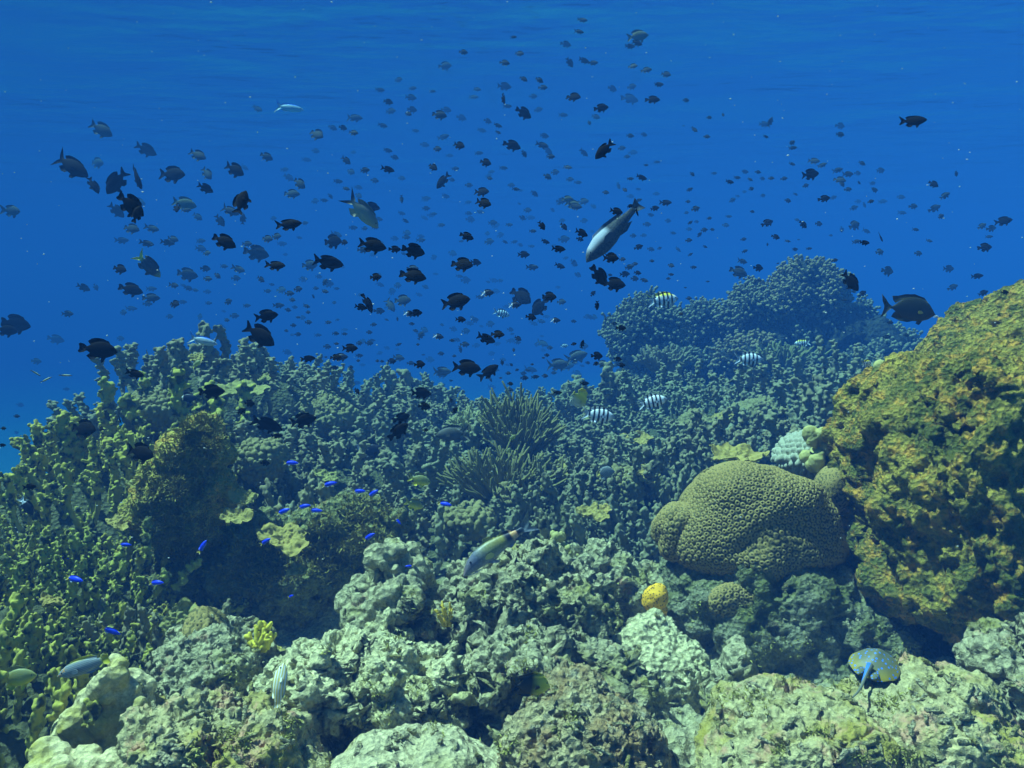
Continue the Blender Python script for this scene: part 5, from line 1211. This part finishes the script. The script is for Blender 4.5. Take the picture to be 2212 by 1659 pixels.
nt.links.new(ramp(nt, [(0.36, (0.65, 0.66, 0.55)), (0.55, (0.70, 0.62, 0.05)), (0.66, (0.90, 0.76, 0.0))], add(nt, sx.outputs['Z'], 0.5)).outputs[0], b.inputs['Base Color'])
bf_ = fish_mesh('butterflyfish', [(.5, -.02), (.42, .06), (.3, .22), (.1, .32), (-.15, .3), (-.3, .12), (-.36, .05)], [(.5, -.05), (.42, -.1), (.3, -.22), (.1, -.3), (-.15, -.28), (-.3, -.1), (-.36, -.05)], [(.5, .012), (.3, .055), (0, .06), (-.2, .035), (-.36, .012)],
                [([(.25, .25), (.15, .37), (-.05, .43), (-.25, .4), (-.36, .25), (-.28, .14), (-.1, .27)],), ([(.0, -.28), (-.12, -.38), (-.28, -.34), (-.35, -.2), (-.28, -.12)],), ([(-.33, .05), (-.42, .11), (-.5, .12), (-.48, 0), (-.5, -.12), (-.42, -.11), (-.33, -.05)],)], 34, 14)
b2 = bf_.copy(); bf_.materials.append(m_bfy)
special('butterflyfish', bf_, None, 'butterflyfish with a bright yellow back, turned end on above a sergeant fish', 'fish', 1251, 863, 42, 40, 2.7, 45, True, None, ex=.4, ez=.03, ey=.03)
m_chev, nt, b, sx, oc = xz_mat('chevron_lined_skin', 0.5, 0.3)
wv = nt.nodes.new('ShaderNodeTexWave'); wv.bands_direction = 'DIAGONAL'; nt.links.new(oc, wv.inputs['Vector']); wv.inputs['Scale'].default_value = 6.5; wv.inputs['Distortion'].default_value = 0.6
c = ramp(nt, [(0.42, (0.10, 0.11, 0.14)), (0.58, (0.50, 0.52, 0.46))], wv.outputs['Fac']).outputs[0]
c = mixc(nt, ramp(nt, [(0.14, (1, 1, 1)), (0.2, (0, 0, 0))], add(nt, sx.outputs['X'], 0.5)).outputs[0], c, (0.6, 0.5, 0.05))
nt.links.new(c, b.inputs['Base Color']); b2.materials.append(m_chev)
special('butterflyfish', b2, None, 'small pale butterflyfish with thin dark chevron lines beside the grey plate coral shelf', 'fish', 1309, 1020, 40, -8, 2.6, 8, True, None, ex=.4, ez=.03, ey=.03)

# chromis and other greys in the water
m_swal, nt, b, sx, oc = xz_mat('swallow_tailed_grey_skin', 0.5, 0.3)
c = ramp(nt, [(0.40, (0.34, 0.33, 0.22)), (0.62, (0.16, 0.17, 0.15))], add(nt, sx.outputs['Z'], 0.5)).outputs[0]
c = mixc(nt, ramp(nt, [(0.10, (0, 0, 0)), (0.25, (1, 1, 1))], add(nt, sx.outputs['X'], 0.5)).outputs[0], (0.02, 0.02, 0.03), c)
nt.links.new(c, b.inputs['Base Color'])
sw = fish_mesh('chromis', [(x, z * .9) for x, z in D_TOP], [(x, z * .9) for x, z in D_BOT], D_WID, [([(x, z * .85) for x, z in DORSAL],), (ANAL,), ([(-.24, .035), (-.33, .10), (-.56, .24), (-.5, .17), (-.42, .07), (-.36, 0), (-.42, -.06), (-.5, -.15), (-.56, -.22), (-.33, -.09), (-.24, -.03)],)], bend=0.2)
sw2 = sw.copy(); sw.materials.append(m_swal)
special('chromis', sw, None, 'silvery grey chromis with a long black edged swallow tail, diving in open water', 'fish', 783, 458, 92, 45, 2.7, 15)
m_pale, nt, b, sx, oc = xz_mat('pale_blue_backed_skin', 0.45, 0.4)
nt.links.new(ramp(nt, [(0.40, (0.62, 0.62, 0.55)), (0.56, (0.42, 0.46, 0.46)), (0.62, (0.05, 0.25, 0.85))], add(nt, sx.outputs['Z'], 0.5)).outputs[0], b.inputs['Base Color'])
pl_ = fish_mesh('chromis', [(x, z * .68) for x, z in D_TOP], [(x, z * .74) for x, z in D_BOT], D_WID, [([(x, z * .62) for x, z in DORSAL],), ([(x, z * .6) for x, z in ANAL],), (TAIL_D,)], bend=0.1)
pl_.materials.append(m_pale)
special('chromis', pl_, None, 'pale grey chromis with a blue edged back in front of the coral hill towers', 'fish', 438, 736, 64, 14, 3.1, 5)
special('chromis', pl_, None, 'pale chromis with a blue back high in the water under the surface ripples', 'fish', 625, 233, 62, 8, 8.0, 5)
m_ytail, nt, b, sx, oc = xz_mat('yellow_tailed_dusky_skin')
nt.links.new(ramp(nt, [(0.2, (0.7, 0.6, 0.03)), (0.3, (0.03, 0.03, 0.03)), (0.8, (0.03, 0.03, 0.035)), (0.9, (0.25, 0.24, 0.08))], add(nt, sx.outputs['X'], 0.5)).outputs[0], b.inputs['Base Color'])
yt = dam('damselfish', .9, TAIL_D, .3); yt.materials.append(m_ytail)
special('damselfish', yt, None, 'dusky damselfish with a yellow forked tail, nose down, well away over open water', 'fish', 320, 574, 62, 48, 3.6, 25)
yw = dam('damselfish', 1, TAIL_F, .2); yw.materials.append(plain('grey_yellow_skin', (0.13, 0.125, 0.06), 0.7, 0.1))
for (u, v_, L, a, lab) in ((398, 440, 52, 12, 'grey yellow damselfish with a forked tail bunched with two dark ones'), (1238, 442, 36, 12, 'grey damselfish with faint yellow back near the parrotfish'), (1226, 430, 26, 0, 'smaller grey yellow damselfish beside the larger one'), (1378, 78, 48, -10, 'pale grey fish with yellowish fins high in the water')):
    special('damselfish', yw, None, lab, 'fish', u, v_, L, a, 6.0, 10, False)
m_bw, nt, b, sx, oc = xz_mat('half_black_half_white_skin')
nt.links.new(ramp(nt, [(0.30, (0.85, 0.85, 0.85)), (0.345, (0.012, 0.012, 0.016))], add(nt, sx.outputs['X'], 0.5)).outputs[0], b.inputs['Base Color'])
bw = dam('bicolour_chromis', .95, TAIL_F, .1); bw.materials.append(m_bw)
for (u, v_, L, a, lab) in ((800, 972, 62, 2, 'black chromis with a white tail over the slope below the pair of jet black damselfish'), (1045, 971, 38, -52, 'black chromis with a white tail beside the staghorn bush, nose up'), (404, 860, 44, 0, 'black chromis with a white tail in the shade of the layered plate coral'), (57, 1094, 48, 55, 'black chromis with a white rear low at the near end of the slope'),
                           (1053, 633, 30, -4, 'small black chromis with white tail in open water near a slim grey fish'), (1112, 659, 28, -3, 'small black chromis with white tail over the parrotfish side of open water'), (1200, 692, 22, 2, 'small black chromis with white tail close to the outcrop'), (884, 678, 26, 8, 'small black chromis with white tail above the far crest'), (947, 727, 24, 10, 'tiny black and white chromis above the far crest tower'), (735, 772, 34, -5, 'black chromis with a white rear at the crest of the coral hill')):
    h = hit(u, v_ + 15); d = 3.2 if h is None else min(3.2, h[2] - 0.4)
    special('bicolour_chromis', bw, None, lab, 'fish', u, v_, L, a, d, 5, L > 35, 'black and white chromis')
m_gdam = plain('big_grey_damsel_skin', (0.10, 0.10, 0.08), 0.6, 0.2, 0.4, 9)
gd = dam('grey_damselfish', .95, TAIL_D, -.1); gd.materials.append(m_gdam)
special('grey_damselfish', gd, None, 'big dull grey damselfish facing away from the staghorn bush, over the slope', 'fish', 978, 938, 74, 176, 2.7, 5)
for (u, v_, L, a, lab) in ((1245, 771, 52, -18, 'plain grey fish drifting above the crest between the outcrop and the far tower, nose up'), (1205, 788, 50, -3, 'plain grey fish drifting level close over the crest'), (955, 803, 40, 0, 'disc shaped grey fish half hidden behind the far crest')):
    special('grey_damselfish', gd, None, lab, 'fish', u, v_, L, a, 5.8, 10, False)

# wrasses, the tan striped fish, the yellow faced fish, cleaner wrasses
WT = [(.5, -.01), (.42, .055), (.28, .11), (.1, .13), (-.1, .115), (-.25, .075), (-.33, .055), (-.37, .055)]
WB = [(.5, -.025), (.42, -.06), (.28, -.105), (.1, -.12), (-.1, -.1), (-.25, -.065), (-.33, -.05), (-.37, -.05)]
WW = [(.5, .015), (.35, .045), (.15, .06), (-.1, .045), (-.3, .018), (-.37, .012)]
WF = [([(.26, .10), (.2, .14), (0, .165), (-.2, .145), (-.3, .10), (-.28, .06), (-.1, .10), (.1, .12)],), ([(.05, -.11), (-.1, -.14), (-.27, -.1), (-.26, -.06), (-.1, -.09)],), ([(-.35, .05), (-.43, .085), (-.5, .08), (-.49, 0), (-.5, -.07), (-.43, -.075), (-.35, -.045)],)]
wr = fish_mesh('wrasse', WT, WB, WW, WF, 36, 14, .1); wr2 = wr.copy(); wr3 = wr.copy()
m_wr, nt, b, sx, oc = xz_mat('grey_lined_wrasse_skin', 0.5, 0.3)
wv = nt.nodes.new('ShaderNodeTexWave'); wv.bands_direction = 'Z'; nt.links.new(oc, wv.inputs['Vector']); wv.inputs['Scale'].default_value = 12; wv.inputs['Distortion'].default_value = 0.4
c = mixc(nt, wv.outputs['Fac'], (0.18, 0.21, 0.22), (0.32, 0.35, 0.35))
vo = nt.nodes.new('ShaderNodeTexVoronoi'); nt.links.new(oc, vo.inputs['Vector']); vo.inputs['Scale'].default_value = 24
hd = ramp(nt, [(0.74, (0, 0, 0)), (0.80, (1, 1, 1))], add(nt, sx.outputs['X'], 0.5)).outputs[0]
dt = ramp(nt, [(0.25, (1, 1, 1)), (0.34, (0, 0, 0))], vo.outputs['Distance']).outputs[0]
c = mixc(nt, mixc(nt, 1.0, hd, dt, 'MULTIPLY'), c, (0.80, 0.36, 0.05))
c = mixc(nt, ramp(nt, [(0.60, (0, 0, 0)), (0.635, (1, 1, 1))], add(nt, sx.outputs['Z'], 0.5)).outputs[0], c, (0.55, 0.50, 0.02))
c = mixc(nt, ramp(nt, [(0.12, (1, 1, 1)), (0.18, (0, 0, 0))], add(nt, sx.outputs['X'], 0.5)).outputs[0], c, (0.50, 0.46, 0.03))
nt.links.new(c, b.inputs['Base Color']); wr.materials.append(m_wr)
special('wrasse', wr, None, 'grey lined wrasse with orange cheek spots and yellow back fin above cream lumpy coral', 'fish', 181, 1440, 132, 160, 1.34, 8, True, None, ex=.38, ez=.02, ey=.042, er=.013, py=.055)
m_tan, nt, b, sx, oc = xz_mat('tan_white_striped_skin', 0.5, 0.3)
wv = nt.nodes.new('ShaderNodeTexWave'); wv.bands_direction = 'Z'; nt.links.new(oc, wv.inputs['Vector']); wv.inputs['Scale'].default_value = 5; wv.inputs['Distortion'].default_value = 1.5
nt.links.new(ramp(nt, [(0.35, (0.72, 0.74, 0.66)), (0.65, (0.62, 0.50, 0.14))], wv.outputs['Fac']).outputs[0], b.inputs['Base Color'])
tn = fish_mesh('striped_fish', [(x, z * 1.35) for x, z in WT], [(x, z * 1.35) for x, z in WB], [(x, w * 1.5) for x, w in WW], [(scaled(f[0], 1, 1.2),) for f in WF], 36, 14, .5); tn.materials.append(m_tan)
special('striped_fish', tn, None, 'tan and white striped fish standing on its tail above the pale rubble', 'fish', 604, 1480, 84, -86, 1.38, 25, True, None, ex=.38, ez=.03, ey=.06)
m_ymask, nt, b, sx, oc = xz_mat('black_body_yellow_face_skin', 0.5, 0.3)
nt.links.new(ramp(nt, [(0.50, (0.012, 0.012, 0.012)), (0.66, (0.40, 0.36, 0.03)), (0.9, (0.65, 0.58, 0.05))], add(nt, sx.outputs['X'], 0.5)).outputs[0], b.inputs['Base Color'])
ym = su.copy(); ym.materials.clear(); ym.materials.append(m_ymask)
special('surgeonfish', ym, None, 'black fish with a yellow face looking out of a hole in the pale rock', 'fish', 1145, 1480, 92, 8, 1.35, 30, True, None, ex=.38, ez=.04, ey=.045, er=.015)
m_cl, nt, b, sx, oc = xz_mat('cleaner_striped_skin', 0.5, 0.3)
nt.links.new(ramp(nt, [(0.455, (0.75, 0.72, 0.5)), (0.475, (0.02, 0.02, 0.02)), (0.53, (0.02, 0.02, 0.02)), (0.55, (0.70, 0.66, 0.35))], add(nt, sx.outputs['Z'], 0.5)).outputs[0], b.inputs['Base Color'])
for me_ in (wr2,): me_.materials.append(m_cl)
thin = fish_mesh('cleaner_wrasse', [(x, z * .55) for x, z in WT], [(x, z * .55) for x, z in WB], [(x, w * .7) for x, w in WW], [(scaled(f[0], 1, .55),) for f in WF], 26, 10); thin.materials.append(m_cl)
for (u, v_, L, a, lab) in ((142, 811, 28, 2, 'slim cleaner wrasse with a dark stripe swimming level over open water beside the reef end'), (77, 806, 24, 32, 'slim cleaner wrasse nose down, outermost of three'), (100, 820, 26, -28, 'slim cleaner wrasse nose up, lowest of three'), (318, 764, 18, 80, 'slim yellowish wrasse hanging head down off the coral hill')):
    special('cleaner_wrasse', thin, None, lab, 'fish', u, v_, L, a, 3.0, 10, False, 'slim cleaner wrasses')

# blue spotted ray sliding out from under the ledge
m_ray, nt, b, sx, oc = xz_mat('blue_spotted_ray_skin', 0.5, 0.3)
vo = nt.nodes.new('ShaderNodeTexVoronoi'); nt.links.new(oc, vo.inputs['Vector']); vo.inputs['Scale'].default_value = 13; vo.inputs['Randomness'].default_value = 0.7
dist = nt.nodes.new('ShaderNodeVectorMath'); dist.operation = 'LENGTH'; nt.links.new(oc, dist.inputs[0])
base = ramp(nt, [(0.30, (0.14, 0.15, 0.08)), (0.46, (0.30, 0.25, 0.03))], dist.outputs['Value']).outputs[0]
c = mixc(nt, ramp(nt, [(0.24, (1, 1, 1)), (0.32, (0, 0, 0))], vo.outputs['Distance']).outputs[0], base, (0.06, 0.22, 0.75))
nt.links.new(c, b.inputs['Base Color'])
S, F = ico(5)
V = S.copy(); V[:, 0] *= 0.5; V[:, 1] *= 0.46 * (1 - 0.12 * S[:, 0])
rr2 = np.hypot(S[:, 0], S[:, 1]); V[:, 2] = np.where(S[:, 2] > 0, 0.13, 0.03) * np.sign(S[:, 2]) * np.abs(S[:, 2]) ** 1.6 + 0.015 * np.cos(8 * np.arctan2(S[:, 1], S[:, 0])) * rr2 ** 4
V[:, 2] += 0.06 * np.exp(-((S[:, 1] / 0.22) ** 2 + ((S[:, 0] - 0.1) / 0.45) ** 2)) * (S[:, 2] > 0) - 0.12 * rr2 ** 2
ra = link('stingray', mesh_np('stingray', V, F), m_ray)
m_tail, nt, b, sx, oc = xz_mat('ray_tail_blue_striped')
nt.links.new(ramp(nt, [(0.485, (0.16, 0.17, 0.12)), (0.492, (0.05, 0.2, 0.7))], add(nt, sx.outputs['Y'], 0.5)).outputs[0], b.inputs['Base Color'])
tv, tf_ = tubes([[(-.35, 0, .08, .07), (-.5, 0, .05, .05), (-.7, -.02, .01, .036), (-.95, -.05, .0, .027), (-1.2, -.06, .02, .02), (-1.4, -.04, .03, .014)]], 10)
pelv = S * (0.14, 0.11, 0.03)
link('tail', mesh_np('tail', tv, tf_), m_tail, ra)
for s in (1, -1):
    pf = link('pelvic_fin', mesh_np('pelvic_fin', S * (0.13, 0.07, 0.03), F), m_ray, ra); pf.location = (-.47, .13 * s, -0.02)
dr = in_front(1892, 1425, 60, 1.75, 0.02)
p0 = at(1892, 1425, dr)
X = 0.62 * RT + 0.25 * UP + 0.70 * FW; X /= np.linalg.norm(X)
Zr = -0.30 * RT + 0.72 * UP - 0.62 * FW; Zr -= X * (Zr @ X); Zr /= np.linalg.norm(Zr); Y = np.cross(Zr, X)
M = Matrix.Identity(4); s = 112 / FPX * dr
for i in range(3): M[i][0], M[i][1], M[i][2], M[i][3] = X[i] * s, Y[i] * s, Zr[i] * s, p0[i]
ra.matrix_world = M
tag(ra, 'blue spotted ray with a blue edged tail sliding under the ledge of the huge boulder', 'ray')

# drifting specks in the water
sv, sf = ico(1)
PV, PF = [], []
for k in range(420):
    d = rf.uniform(0.9, 5.5); u, v_ = rf.uniform(0, 2212), rf.uniform(0, 1250)
    q = at(u, v_, d); r = rf.uniform(0.0005, 0.0012) * (d / 1.3) ** 0.8
    PV.append(sv * (r * rf.uniform(.6, 2.2), r, r * rf.uniform(.5, 1.3)) + q); PF.append(sf + k * len(sv))
tag(link('drifting_specks', mesh_np('drifting_specks', np.vstack(PV), np.vstack(PF)), plain('pale_speck', (0.7, 0.7, 0.6), 0.9, 0.1)), 'pale specks of plankton drifting in the water', 'specks', kind='stuff')
